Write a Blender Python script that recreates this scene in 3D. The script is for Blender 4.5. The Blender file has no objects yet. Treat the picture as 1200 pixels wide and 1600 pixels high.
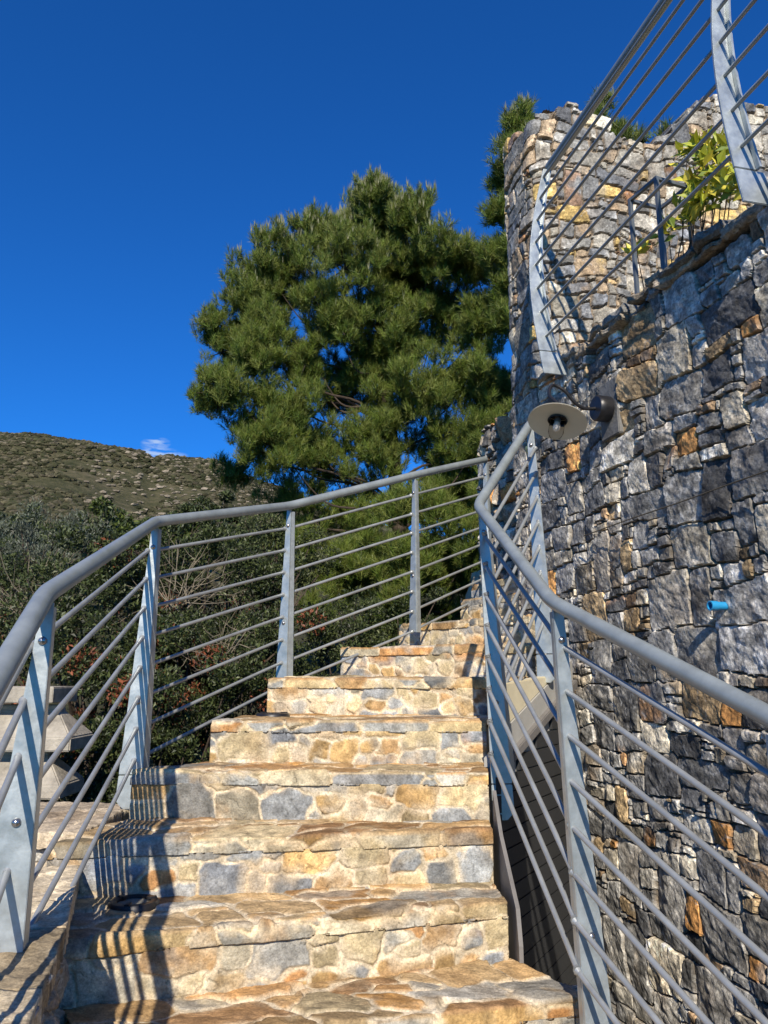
import bpy, math, random
import numpy as np
from mathutils import Vector, Matrix
random.seed(7)
rng = np.random.default_rng(11)
S = bpy.context.scene
COL = S.collection
# ------------------------------------------------------------------ camera
PITCH = math.radians(12.2)
F = 1202.0
cam_d = bpy.data.cameras.new('camera'); cam = bpy.data.objects.new('camera', cam_d); COL.objects.link(cam)
cam.location = (0, 0, 0); cam.rotation_euler = (math.pi/2 + PITCH, 0, 0)
cam_d.sensor_fit = 'VERTICAL'; cam_d.sensor_height = 24.0; cam_d.lens = 24.0*F/1600.0
cam_d.clip_end = 3000; cam_d.clip_start = 0.05
S.camera = cam
S.render.resolution_x = 768; S.render.resolution_y = 1024
# ------------------------------------------------------------------ light
SUN = Vector((-0.045, -1.50, 1.0)).normalized()
sd = bpy.data.lights.new('sun', 'SUN'); so = bpy.data.objects.new('sun', sd); COL.objects.link(so)
sd.energy = 5.0; sd.angle = math.radians(0.5); sd.color = (1.0, 0.90, 0.76)
so.rotation_euler = SUN.to_track_quat('Z', 'Y').to_euler(); so.location = SUN*50
W = bpy.data.worlds.new('World'); S.world = W; W.use_nodes = True
nt = W.node_tree; nt.nodes.clear()
def wn(t, **k):
    n = nt.nodes.new(t)
    for a, b in k.items(): setattr(n, a, b)
    return n
sky = wn('ShaderNodeTexSky', sky_type='NISHITA', sun_disc=False)
sky.sun_elevation = math.asin(SUN.z); sky.sun_rotation = math.atan2(SUN.x, SUN.y)
sky.altitude = 300; sky.air_density = 1.0; sky.dust_density = 0.1; sky.ozone_density = 3.0
tint = wn('ShaderNodeMix', data_type='RGBA', blend_type='MULTIPLY'); tint.inputs[0].default_value = 1
tint.inputs[7].default_value = (0.135, 0.74, 1.58, 1)
nt.links.new(sky.outputs[0], tint.inputs[6])
# a small wisp of cloud low on the left, in the real direction of the sky
tc = wn('ShaderNodeTexCoord')
def wmath(op, a, b=None):
    n = wn('ShaderNodeMath', operation=op)
    for i, q in enumerate((a, b)):
        if q is None: continue
        if isinstance(q, (int, float)): n.inputs[i].default_value = q
        else: nt.links.new(q, n.inputs[i])
    return n.outputs[0]
sep = wn('ShaderNodeSeparateXYZ'); nt.links.new(tc.outputs['Generated'], sep.inputs[0])
az = wmath('DIVIDE', sep.outputs[0], sep.outputs[1]); el = wmath('DIVIDE', sep.outputs[2], sep.outputs[1])
def blob(ca, ce, ra, re):
    a = wmath('DIVIDE', wmath('SUBTRACT', az, ca), ra); b = wmath('DIVIDE', wmath('SUBTRACT', el, ce), re)
    r = wmath('ADD', wmath('MULTIPLY', a, a), wmath('MULTIPLY', b, b))
    return wmath('MAXIMUM', wmath('SUBTRACT', 1.0, r), 0.0)
bl = wmath('ADD', wmath('MULTIPLY', blob(-0.312, 0.291, 0.050, 0.016), .9), wmath('MULTIPLY', blob(-0.310, 0.311, 0.022, 0.0105), 0.6))
mp = wn('ShaderNodeMapping'); mp.inputs['Scale'].default_value = (38, 38, 150); nt.links.new(tc.outputs['Generated'], mp.inputs[0])
nz = wn('ShaderNodeTexNoise'); nz.inputs['Scale'].default_value = 1.6; nz.inputs['Detail'].default_value = 6
nt.links.new(mp.outputs[0], nz.inputs[0])
cl = wmath('MULTIPLY', bl, wmath('MAXIMUM', wmath('SUBTRACT', wmath('MULTIPLY', nz.outputs[0], 4.6), 1.75), 0.0))
cl = wmath('MINIMUM', wmath('MULTIPLY', cl, wmath('GREATER_THAN', sep.outputs[1], 0.0)), 0.65)
cm = wn('ShaderNodeMix', data_type='RGBA'); nt.links.new(cl, cm.inputs[0]); nt.links.new(tint.outputs[2], cm.inputs[6])
cm.inputs[7].default_value = (6.0, 7.5, 9.5, 1)
bg = wn('ShaderNodeBackground'); bg.inputs[1].default_value = 0.075
out = wn('ShaderNodeOutputWorld'); nt.links.new(cm.outputs[2], bg.inputs[0]); nt.links.new(bg.outputs[0], out.inputs[0])
S.view_settings.view_transform = 'Standard'; S.view_settings.look = 'None'; S.view_settings.exposure = 0.38; S.view_settings.gamma = 1
S.view_settings.use_curve_mapping = False
# ------------------------------------------------------------------ helpers
c_, s_ = math.cos(PITCH), math.sin(PITCH)
def ray(u, v):
    a = (u-600)/F; b = (800-v)/F
    return Vector((a, c_-b*s_, s_+b*c_))
def aty(u, v, y):
    r = ray(u, v); return r*(y/r.y)
def atz(u, v, z):
    r = ray(u, v); return r*(z/r.z)
def tag(o, label=None, cat=None, group=None, kind=None):
    if label: o['label'] = label
    if cat: o['category'] = cat
    if group: o['group'] = group
    if kind: o['kind'] = kind
    return o
def thing(name, label, cat, loc=(0, 0, 0), group=None):
    o = bpy.data.objects.new(name, None); COL.objects.link(o); o.location = loc; o.empty_display_size = .1
    return tag(o, label, cat, group)
def obj(name, me, parent=None):
    o = bpy.data.objects.new(name, me); COL.objects.link(o)
    if parent is not None:
        o.parent = parent; o.matrix_parent_inverse = Matrix.Translation(-Vector(parent.location))
    return o
def np_mesh(name, V, Q, mat, col=None, smooth=True, tri=None):
    """V (n,3) float, Q (m,4) int quads, tri (k,3) int; col (n,3) per vertex"""
    me = bpy.data.meshes.new(name)
    V = np.ascontiguousarray(V, dtype=np.float32)
    me.vertices.add(len(V)); me.vertices.foreach_set('co', V.ravel())
    parts = []; tot = []
    if Q is not None and len(Q): parts.append(np.asarray(Q, np.int32).ravel()); tot.append(np.full(len(Q), 4, np.int32))
    if tri is not None and len(tri): parts.append(np.asarray(tri, np.int32).ravel()); tot.append(np.full(len(tri), 3, np.int32))
    L = np.concatenate(parts); T = np.concatenate(tot)
    me.loops.add(len(L)); me.loops.foreach_set('vertex_index', L)
    me.polygons.add(len(T))
    st = np.zeros(len(T), np.int32); st[1:] = np.cumsum(T)[:-1]
    me.polygons.foreach_set('loop_start', st)
    me.polygons.foreach_set('loop_total', T)
    me.polygons.foreach_set('use_smooth', np.full(len(T), smooth))
    if col is not None:
        ca = me.color_attributes.new('Col', 'FLOAT_COLOR', 'POINT')
        c4 = np.ones((len(V), 4), np.float32); c4[:, :3] = col
        ca.data.foreach_set('color', c4.ravel())
    me.materials.append(mat); me.update(calc_edges=True); me.validate()
    return me
class MB:
    def __init__(s): s.v = []; s.f = []
    def add(s, V, Fs):
        b = len(s.v); s.v += [tuple(p) for p in V]; s.f += [tuple(b+i for i in f) for f in Fs]; return s
    def box(s, c, size, rz=0.0, R=None):
        hx, hy, hz = [q/2 for q in size]
        M = R if R is not None else Matrix.Rotation(rz, 3, 'Z')
        P = [Vector(c)+M@Vector((x, y, z)) for x in (-hx, hx) for y in (-hy, hy) for z in (-hz, hz)]
        return s.add(P, [(0, 1, 3, 2), (4, 6, 7, 5), (0, 4, 5, 1), (2, 3, 7, 6), (0, 2, 6, 4), (1, 5, 7, 3)])
    def tube(s, pts, r, n=14, cap=True):
        pts = [Vector(p) for p in pts]; m = len(pts); rs = r if isinstance(r, (list, tuple)) else [r]*m
        t0 = (pts[1]-pts[0]).normalized()
        u = t0.cross(Vector((0, 0, 1)))
        if u.length < 1e-3: u = t0.cross(Vector((1, 0, 0)))
        u.normalize(); V = []
        for i, p in enumerate(pts):
            t = (pts[min(i+1, m-1)]-pts[max(i-1, 0)]).normalized()
            u = (u-t*u.dot(t)).normalized(); w = t.cross(u)
            V += [p+(u*math.cos(a)+w*math.sin(a))*rs[i] for a in [2*math.pi*k/n for k in range(n)]]
        Fs = [(i*n+k, i*n+(k+1) % n, (i+1)*n+(k+1) % n, (i+1)*n+k) for i in range(m-1) for k in range(n)]
        if cap: Fs += [tuple(range(n-1, -1, -1)), tuple((m-1)*n+k for k in range(n))]
        return s.add(V, Fs)
    def lathe(s, c, axis, prof, n=40):
        axis = Vector(axis).normalized(); u = axis.orthogonal().normalized(); w = axis.cross(u); V = []
        for (r, h) in prof:
            V += [Vector(c)+axis*h+(u*math.cos(a)+w*math.sin(a))*r for a in [2*math.pi*k/n for k in range(n)]]
        return s.add(V, [(i*n+k, i*n+(k+1) % n, (i+1)*n+(k+1) % n, (i+1)*n+k) for i in range(len(prof)-1) for k in range(n)])
    def build(s, name, mat, parent=None, smooth=False, bevel=0.0, auto=True):
        me = bpy.data.meshes.new(name); me.from_pydata(s.v, [], s.f); me.materials.append(mat)
        import bmesh
        bm = bmesh.new(); bm.from_mesh(me); bmesh.ops.recalc_face_normals(bm, faces=bm.faces)
        if bevel: bmesh.ops.bevel(bm, geom=bm.edges[:], offset=bevel, segments=2, affect='EDGES', clamp_overlap=True)
        if smooth:
            for f in bm.faces: f.smooth = True
            for e in bm.edges:
                if len(e.link_faces) == 2 and e.calc_face_angle(0) > math.radians(42): e.smooth = False
        bm.to_mesh(me); bm.free()
        return obj(name, me, parent)
def fillet(pts, r=0.06, n=7):
    pts = [Vector(p) for p in pts]; o = [pts[0]]
    for i in range(1, len(pts)-1):
        a, b, c = pts[i-1], pts[i], pts[i+1]
        d = min(r, (a-b).length*.45, (c-b).length*.45)
        p, q = b+(a-b).normalized()*d, b+(c-b).normalized()*d
        for k in range(n+1):
            t = k/n; o.append(p*(1-t)**2+b*2*t*(1-t)+q*t*t)
    return o+[pts[-1]]
def smooth(e0, e1, x):
    t = np.clip((x-e0)/(e1-e0), 0, 1); return t*t*(3-2*t)
def vnoise(x, y, f, seed):
    """tileless value noise, x,y arrays"""
    r = np.random.default_rng(seed); G = r.random((256, 256)).astype(np.float32)
    X = x*f+50; Y = y*f+50; xi = np.floor(X).astype(int); yi = np.floor(Y).astype(int)
    fx = X-xi; fy = Y-yi; fx = fx*fx*(3-2*fx); fy = fy*fy*(3-2*fy); a = xi % 256; b = yi % 256; a1 = (a+1) % 256; b1 = (b+1) % 256
    return (G[a, b]*(1-fx)+G[a1, b]*fx)*(1-fy)+(G[a, b1]*(1-fx)+G[a1, b1]*fx)*fy-.5
def lnoise(x, y, f, seed):
    r = np.random.default_rng(seed); G = r.random((256, 256)).astype(np.float32)
    X = x*f+60; Y = y*f+60; xi = np.floor(X).astype(int); yi = np.floor(Y).astype(int); fx = X-xi; fy = Y-yi; a = xi % 256; b = yi % 256; a1 = (a+1) % 256; b1 = (b+1) % 256
    g00, g10, g01, g11 = G[a, b], G[a1, b], G[a, b1], G[a1, b1]
    return np.where(fx > fy, g00+fx*(g10-g00)+fy*(g11-g10), g00+fy*(g01-g00)+fx*(g11-g01))-.5
def chip(x, y, f, seed):
    wx_ = x+.012*vnoise(x, y, 9, seed+2); wy_ = y+.012*vnoise(x, y, 9, seed+3)
    return lnoise(wx_+wy_*.4, wy_-wx_*.3, f, seed)+.5*lnoise(wy_*.9+wx_*.5, wx_-wy_*.4, f*2.3, seed+1)+.22*lnoise(wx_, wy_, f*5.3, seed+5)
def fbm(x, y, f, seed, o=4):
    s = 0; a = 1.0
    for k in range(o): s = s+a*vnoise(x, y, f*2**k, seed+k*13); a *= .5
    return s
# ------------------------------------------------------------------ materials
def mat(name): 
    m = bpy.data.materials.new(name); m.use_nodes = True; n = m.node_tree; b = n.nodes['Principled BSDF']
    return m, n, b
def nd(n, t, ins=None, **k):
    q = n.nodes.new(t)
    for a, b in k.items(): setattr(q, a, b)
    for i, v in (ins or {}).items():
        if isinstance(v, bpy.types.NodeSocket): n.links.new(v, q.inputs[i])
        else: q.inputs[i].default_value = v
    return q
def bumpy(n, b, layers, dist=0.004, strength=.6):
    """layers: (scale, detail, weight)"""
    tc = nd(n, 'ShaderNodeTexCoord'); acc = None
    for sc, de, w in layers:
        t = nd(n, 'ShaderNodeTexNoise', {0: tc.outputs['Object'], 'Scale': sc, 'Detail': de, 'Roughness': .65})
        m = nd(n, 'ShaderNodeMath', {0: t.outputs[0], 1: w}, operation='MULTIPLY')
        acc = m.outputs[0] if acc is None else nd(n, 'ShaderNodeMath', {0: acc, 1: m.outputs[0]}, operation='ADD').outputs[0]
    bp = nd(n, 'ShaderNodeBump', {'Height': acc, 'Distance': dist, 'Strength': strength})
    n.links.new(bp.outputs[0], b.inputs['Normal']); return tc, acc
def vcol_mat(name, rough=.85, bump=((60, 6, 1),), dist=.004, var=(9, .35), spec=.3, fine=(140, .3)):
    m, n, b = mat(name); a = nd(n, 'ShaderNodeVertexColor', layer_name='Col')
    tc, acc = bumpy(n, b, bump, dist, .8)
    col = a.outputs[0]
    for sc, amt in (var, fine):
        t = nd(n, 'ShaderNodeTexNoise', {0: tc.outputs['Object'], 'Scale': sc, 'Detail': 5, 'Roughness': .7})
        r = nd(n, 'ShaderNodeMapRange', {0: t.outputs[0], 1: .3, 2: .7, 3: 1-amt, 4: 1+amt})
        col = nd(n, 'ShaderNodeVectorMath', {0: col, 1: r.outputs[0]}, operation='MULTIPLY').outputs[0]
    n.links.new(col, b.inputs['Base Color']); b.inputs['Roughness'].default_value = rough
    b.inputs['Specular IOR Level'].default_value = spec
    return m
M_WALL = vcol_mat('grey_rubble', .8, ((45, 9, 1), (160, 4, .4)), .007, (16, .45), .35, (80, .6))
M_STEP = vcol_mat('step_stone', .85, ((45, 10, 1), (170, 6, .6)), .008, (20, .28), .2, (130, .38))
M_CURB = vcol_mat('curb_stone', .88, ((40, 8, 1),), .008, (8, .3), .2, (110, .45))
def paint_mat(name, base, metallic, rough, var=.12, bs=.45):
    m, n, b = mat(name); tc, acc = bumpy(n, b, ((26, 3, 1), (90, 3, .25)), .0016, bs)
    t = nd(n, 'ShaderNodeTexNoise', {0: tc.outputs['Object'], 'Scale': 18, 'Detail': 6, 'Roughness': .7})
    r = nd(n, 'ShaderNodeMapRange', {0: t.outputs[0], 1: .3, 2: .7, 3: 1-var, 4: 1+var})
    c = nd(n, 'ShaderNodeVectorMath', {0: base, 1: r.outputs[0]}, operation='MULTIPLY')
    n.links.new(c.outputs[0], b.inputs['Base Color'])
    r2 = nd(n, 'ShaderNodeMapRange', {0: t.outputs[0], 1: .3, 2: .7, 3: rough-.1, 4: rough+.12}); n.links.new(r2.outputs[0], b.inputs['Roughness'])
    b.inputs['Metallic'].default_value = metallic
    return m
def smooth_metal(name, base, metallic, rough):
    m, n, b = mat(name); tc = nd(n, 'ShaderNodeTexCoord'); t = nd(n, 'ShaderNodeTexNoise', {0: tc.outputs['Object'], 'Scale': 9, 'Detail': 5, 'Roughness': .7})
    r = nd(n, 'ShaderNodeMapRange', {0: t.outputs[0], 1: .3, 2: .7, 3: .82, 4: 1.18}); c = nd(n, 'ShaderNodeVectorMath', {0: base, 1: r.outputs[0]}, operation='MULTIPLY')
    n.links.new(c.outputs[0], b.inputs['Base Color']); r2 = nd(n, 'ShaderNodeMapRange', {0: t.outputs[0], 1: .3, 2: .7, 3: rough-.08, 4: rough+.12}); n.links.new(r2.outputs[0], b.inputs['Roughness'])
    b.inputs['Metallic'].default_value = metallic; return m
M_POST = paint_mat('galvanised_paint', (.38, .42, .43), .5, .38, .2)
M_RAIL = smooth_metal('rail_paint', (.255, .285, .285), .25, .36)
M_ROD = smooth_metal('rod_steel', (.30, .315, .315), .35, .38)
M_BOLT = paint_mat('bolt_steel', (.35, .35, .36), .9, .25)
M_BLACK = paint_mat('black_metal', (.012, .012, .014), .0, .4)
M_FRAME = paint_mat('grey_square_tube', (.12, .14, .16), .3, .45)
def plain(name, base, rough=.8, layers=((30, 6, 1),), dist=.003, var=.15, vs=6, spec=.3, dark=None):
    m, n, b = mat(name); tc, acc = bumpy(n, b, layers, dist, .6)
    t = nd(n, 'ShaderNodeTexNoise', {0: tc.outputs['Object'], 'Scale': vs, 'Detail': 8, 'Roughness': .7})
    r = nd(n, 'ShaderNodeMapRange', {0: t.outputs[0], 1: .3, 2: .7, 3: 1-var, 4: 1+var})
    c = nd(n, 'ShaderNodeVectorMath', {0: base, 1: r.outputs[0]}, operation='MULTIPLY')
    n.links.new(c.outputs[0], b.inputs['Base Color']); b.inputs['Roughness'].default_value = rough
    b.inputs['Specular IOR Level'].default_value = spec
    return m
M_CONC = plain('precast_concrete', (.33, .30, .245), .92, ((40, 8, 1), (8, 4, 1)), .012, .45, 9)
M_PLASTER = plain('cream_plaster', (.62, .55, .38), .85, ((20, 6, 1),), .003, .12)
M_GREYREND = plain('grey_render', (.36, .35, .32), .9, ((20, 6, 1),), .003, .15)
M_PLANK = plain('grey_plank', (.032, .033, .034), .6, ((60, 4, 1),), .0015, .12, 3)
M_SLATE = plain('slate', (.15, .147, .138), .8, ((50, 8, 1),), .008, .4, 12)
M_EDGE = plain('edge_strip', (.16, .15, .14), .6, ((20, 5, 1),), .003, .25)
M_SHADE = plain('lamp_enamel', (.62, .57, .46), .45, ((30, 2, 1),), .0003, .04)
M_BLUE = plain('blue_plastic', (.02, .25, .50), .4, ((30, 2, 1),), .0003, .05, 8, .5)
M_DARK_LINE = plain('dark_line', (.10, .08, .05), .6)
M_EARTH = plain('earth', (.10, .075, .05), .95, ((6, 8, 1), (60, 6, .3)), .05, .4, 3, .1)
M_BARK = plain('bark', (.065, .05, .038), .9, ((25, 8, 1),), .02, .35, 8, .15)
def glass_mat():
    m, n, b = mat('lamp_glass'); b.inputs['Transmission Weight'].default_value = 1; b.inputs['Roughness'].default_value = .02; b.inputs['IOR'].default_value = 1.06
    return m
M_GLASS = glass_mat()
M_GREEN = plain('green_cap', (.02, .16, .07), .5)
def leaf_mat(name, rough=.5, tr=.25, spec=.4):
    m, n, b = mat(name); a = nd(n, 'ShaderNodeVertexColor', layer_name='Col')
    n.links.new(a.outputs[0], b.inputs['Base Color']); b.inputs['Roughness'].default_value = rough; b.inputs['Specular IOR Level'].default_value = spec
    t = nd(n, 'ShaderNodeBsdfTranslucent', {0: a.outputs[0]}); mx = nd(n, 'ShaderNodeMixShader', {0: tr, 1: b.outputs[0], 2: t.outputs[0]})
    n.links.new(mx.outputs[0], n.nodes['Material Output'].inputs[0]); return m
M_LEAF = leaf_mat('leaf'); M_NEEDLE = leaf_mat('needle', .5, .3, .3)
# ------------------------------------------------------------------ stone layout
def guillotine(Wd, Hd, r, row=(.26, .42), wid=(.34, .62), big=.5, amax=.03, mx=(.40, .29)):
    """tight random rubble: staggered blocks split again and again into stones, flat slivers and chips"""
    out = []
    def split(x, y, w, h, d):
        a = w*h
        stop = (w < mx[0] and h < mx[1]) and ((a < amax and r.random() < big) or (a < .012 and r.random() < .45) or (a < .0035) or min(w, h) < .04) and w/h < 3.4 and h/w < 1.7
        if stop or d > 9 or a < .0012 or max(w, h) < .06: out.append((x+w/2, y+h/2, w/2, h/2)); return
        f = r.choice([.5, .36, .64, .22, .78]) + r.normal()*.04; f = min(max(f, .15), .85)
        if w > h*r.uniform(1.0, 1.9): split(x, y, w*f, h, d+1); split(x+w*f, y, w*(1-f), h, d+1)
        else: split(x, y, w, h*f, d+1); split(x, y+h*f, w, h*(1-f), d+1)
    y = -.1
    while y < Hd+.1:
        h = r.uniform(*row); x = -.1-r.uniform(0, .4)
        while x < Wd+.1:
            w = r.uniform(*wid); j0 = r.normal()*.0; split(x, y+j0, w, h, 0); x += w
        y += h
    o = np.array(out); return np.c_[o, r.normal(size=len(o))*.035]
def stone_layout(Wd, Hd, res, classes, seed, rot=.08, warp=.012, pad=.1, low=.03):
    r = np.random.default_rng(seed); ns = int(round(Wd/res))+1; nt_ = int(round(Hd/res))+1
    s = np.linspace(0, Wd, ns); t = np.linspace(0, Hd, nt_); Sg, Tg = np.meshgrid(s, t, indexing='ij')
    Sw = Sg+warp*fbm(Sg, Tg, 7, seed+1, 3)*2; Tw = Tg+warp*fbm(Sg, Tg, 7, seed+5, 3)*2
    C = np.zeros((0, 5))
    if isinstance(classes, dict):
        C = guillotine(Wd, Hd, r, **classes); classes = []
        Sw = Sw+low*(fbm(Sg, Tg, 1.7, seed+91, 2)+.5*vnoise(Sg, Tg, 4.2, seed+93)); Tw = Tw+low*1.3*(fbm(Sg, Tg, 1.5, seed+95, 2)+.45*vnoise(Sg, Tg, 4.5, seed+97))
    for (a0, a1, b0, b1, gap, tries) in classes:
        for _ in range(tries):
            a = r.uniform(a0, a1)/2; b = r.uniform(b0, b1)/2; x = r.uniform(-.05, Wd+.05); y = r.uniform(-.05, Hd+.05)
            if len(C) and np.any((np.abs(C[:, 0]-x) < C[:, 2]+a+gap) & (np.abs(C[:, 1]-y) < C[:, 3]+b+gap)): continue
            C = np.vstack([C, (x, y, a, b, r.normal()*rot)])
    d1 = np.full(Sg.shape, 9.0, np.float32); d2 = d1.copy(); idm = np.zeros(Sg.shape, np.int32)
    for k, (x, y, a, b, an) in enumerate(C):
        m = pad; R = max(a, b)+m if abs(an) > .3 else None
        rx, ry = (a+m, b+m) if R is None else (R, R)
        i0, i1 = np.searchsorted(s, x-rx), np.searchsorted(s, x+rx); j0, j1 = np.searchsorted(t, y-ry), np.searchsorted(t, y+ry)
        if i1 <= i0 or j1 <= j0: continue
        X = Sw[i0:i1, j0:j1]-x; Y = Tw[i0:i1, j0:j1]-y; ca, sa = math.cos(an), math.sin(an)
        sk = r.normal()*.18; sk2 = r.normal()*.12
        qx = np.abs(X*ca+Y*sa+Y*sk)-a; qy = np.abs(-X*sa+Y*ca+X*sk2)-b
        d = np.where((qx > 0) & (qy > 0), np.hypot(qx, qy), np.maximum(qx, qy))
        A = d1[i0:i1, j0:j1]; B = d2[i0:i1, j0:j1]; I = idm[i0:i1, j0:j1]
        nw = d < A; B[:] = np.where(nw, A, np.minimum(B, d)); A[:] = np.where(nw, d, A); I[:] = np.where(nw, k, I)
    return Sg, Tg, idm, d1, d2, C
def stone_surface(L, seed, palette, weights, mortar, jw=(.004, .016), depth=.02, relief=.012, tilt=.12, facet=.25, rough=.004, cvar=.18, veins=0.0, stain=.3, scuff=.0, big_min=.0, mortar_at=1e9, smear=0.0):
    Sg, Tg, idm, d1, d2, C = L; r = np.random.default_rng(seed); n = len(C)
    off = r.random(n)*relief; tx = r.normal(size=n)*tilt; ty = r.normal(size=n)*tilt
    lx = Sg-C[idm, 0]; ly = Tg-C[idm, 1]
    h = off[idm]+np.clip(tx[idm]*lx+ty[idm]*ly, -relief, relief)
    if facet:
        f = np.full(Sg.shape, 9.0)
        for k in range(5):
            gx = r.normal(size=n)*facet; gy = r.normal(size=n)*facet; c0 = r.random(n)*.010
            f = np.minimum(f, c0[idm]+gx[idm]*lx+gy[idm]*ly)
        h = h+np.clip(f, -.03, .01)
    nz = chip(Sg, Tg, 13, seed+9)*1.5+fbm(Sg, Tg, 40, seed+9, 3)*.5; h = h+nz*rough*2
    jn = 1+fbm(Sg, Tg, 22, seed+3, 3)*.9
    e = np.minimum((d2-d1), np.maximum(0, mortar_at-d1)*2)/np.maximum(jn, .25)
    k = smooth(jw[0], jw[1], e)
    hj = -depth+fbm(Sg, Tg, 18, seed+7, 4)*.008
    H = hj*(1-k)+h*k
    pal = np.array(palette, float); w = np.array(weights, float); w /= w.sum()
    c1 = pal[r.choice(len(pal), n, p=w)]; c2 = pal[r.choice(len(pal), n, p=w)]
    br = (1+r.normal(size=n)*cvar)[:, None]; c1 = c1*np.clip(br, .5, 1.6); m1 = smooth(-.1, .45, fbm(Sg, Tg, 11, seed+21, 4)+(r.random(n)[idm]-.75)*.6)[..., None]*.65
    colr = c1[idm]*(1-m1)+c2[idm]*m1
    colr = colr*(1+fbm(Sg, Tg, 34, seed+31, 4)[..., None]*.55)
    if veins:
        a = fbm(Sg+Tg*.4, Tg-Sg*.6, 7, seed+41, 4); vn = smooth(.022, .004, np.abs(a))*(r.random(n)[idm] < veins)
        colr = colr*(1-vn[..., None]*.6)+np.array((.42, .42, .40))*vn[..., None]*.6
        cr = smooth(.12, .35, fbm(Sg, Tg, 40, seed+51, 3))*(r.random(n)[idm] < .5); colr = colr*(1+cr[..., None]*.7)
    if scuff:
        ed = smooth(.035, .0, (d2-d1))*smooth(-.1, .35, fbm(Sg, Tg, 16, seed+101, 4))*scuff; colr = colr*(1+ed[..., None]*.75)
        dk = smooth(.05, .35, fbm(Sg*1.0, Tg*2.2, 9, seed+111, 5)); colr = colr*(1-dk[..., None]*.45)
    mo = np.array(mortar)*(1+fbm(Sg, Tg, 30, seed+61, 4)[..., None]*.5)
    if smear:
        sm = smooth(-.05, .30, fbm(Sg, Tg, 13, seed+71, 4))*smear*smooth(.09, .0, d2-d1); k2 = k*(1-sm)
    else: k2 = k
    colr = mo*(1-k2[..., None])+colr*k2[..., None]
    st_ = smooth(.10, .42, fbm(Sg, Tg, 5.5, seed+81, 5))*stain; colr = colr*(1-st_[..., None]*np.array((.45, .6, .75)))
    return H, np.clip(colr, .004, 1)
def grid_shell(name, P, N, H, Cc, mtl, keep=None, back=.1, parent=None, backdir=None, smooth_=True):
    # faces are two-sided, winding follows the grid
    """displace grid P along N by H, keep faces, pull the open rim back"""
    ns, nt_ = H.shape; V = (P+N*H[..., None]).reshape(-1, 3); idx = np.arange(ns*nt_).reshape(ns, nt_)
    Q = np.stack([idx[:-1, :-1], idx[1:, :-1], idx[1:, 1:], idx[:-1, 1:]], -1).reshape(-1, 4)
    if keep is not None:
        kq = (keep[:-1, :-1] & keep[1:, :-1] & keep[1:, 1:] & keep[:-1, 1:]).reshape(-1); Q = Q[kq]
    C2 = Cc.reshape(-1, 3)
    if back:
        E = np.concatenate([Q[:, [0, 1]], Q[:, [1, 2]], Q[:, [2, 3]], Q[:, [3, 0]]]); key = np.sort(E, 1)
        kk = key[:, 0].astype(np.int64)*(ns*nt_)+key[:, 1]; u, inv, cnt = np.unique(kk, return_inverse=True, return_counts=True)
        be = E[cnt[inv] == 1]; bv = np.unique(be); mp_ = -np.ones(ns*nt_, np.int64); 
        steps = [.25, 1.0]; Vs = [V]; Cs = [C2]; base = len(V); prev = np.arange(len(V)); Qs = [Q]
        bd = (-N.reshape(-1, 3) if backdir is None else np.broadcast_to(np.array(backdir, float), V.shape))[bv]
        for st in steps:
            cur = np.arange(len(V)).copy(); cur[bv] = base+np.arange(len(bv))
            Vs.append(V[bv]+bd*back*st+rng.normal(size=(len(bv), 3))*.002); Cs.append(C2[bv]*.9); base += len(bv)
            Qs.append(np.stack([prev[be[:, 1]], prev[be[:, 0]], cur[be[:, 0]], cur[be[:, 1]]], -1)); prev = cur
        V = np.concatenate(Vs); C2 = np.concatenate(Cs); Q = np.concatenate(Qs)
    used = np.unique(Q); rm = np.zeros(len(V), np.int64); rm[used] = np.arange(len(used))
    me = np_mesh(name, V[used], rm[Q], mtl, C2[used], smooth_); return obj(name, me, parent)
# palettes (linear)
GREYS = [(.215, .212, .20), (.28, .272, .248), (.36, .342, .30), (.45, .42, .35), (.36, .26, .14), (.50, .25, .08), (.28, .19, .11), (.46, .41, .31), (.11, .11, .108)]
GW = [16, 20, 17, 12, 5, 3, 3, 8, 10]
TOWERS = [(.20, .20, .19), (.28, .27, .24), (.32, .295, .24), (.36, .27, .17), (.48, .34, .12), (.36, .20, .10), (.14, .145, .15), (.40, .37, .29)]
TW = [14, 16, 12, 12, 6, 4, 10, 8]
RISERS = [(.29, .30, .295), (.38, .37, .33), (.48, .39, .23), (.45, .30, .13), (.42, .27, .13), (.44, .24, .10), (.23, .245, .26), (.46, .41, .30)]
RW = [11, 12, 13, 12, 7, 3, 7, 12]
TREADS = [(.40, .26, .12), (.36, .21, .09), (.44, .31, .16), (.32, .19, .09), (.34, .32, .27), (.45, .36, .21), (.44, .24, .08)]
TRW = [12, 9, 12, 6, 7, 8, 4]
MORTAR = (.60, .505, .355)
# ------------------------------------------------------------------ stairs
H0 = .17
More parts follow.
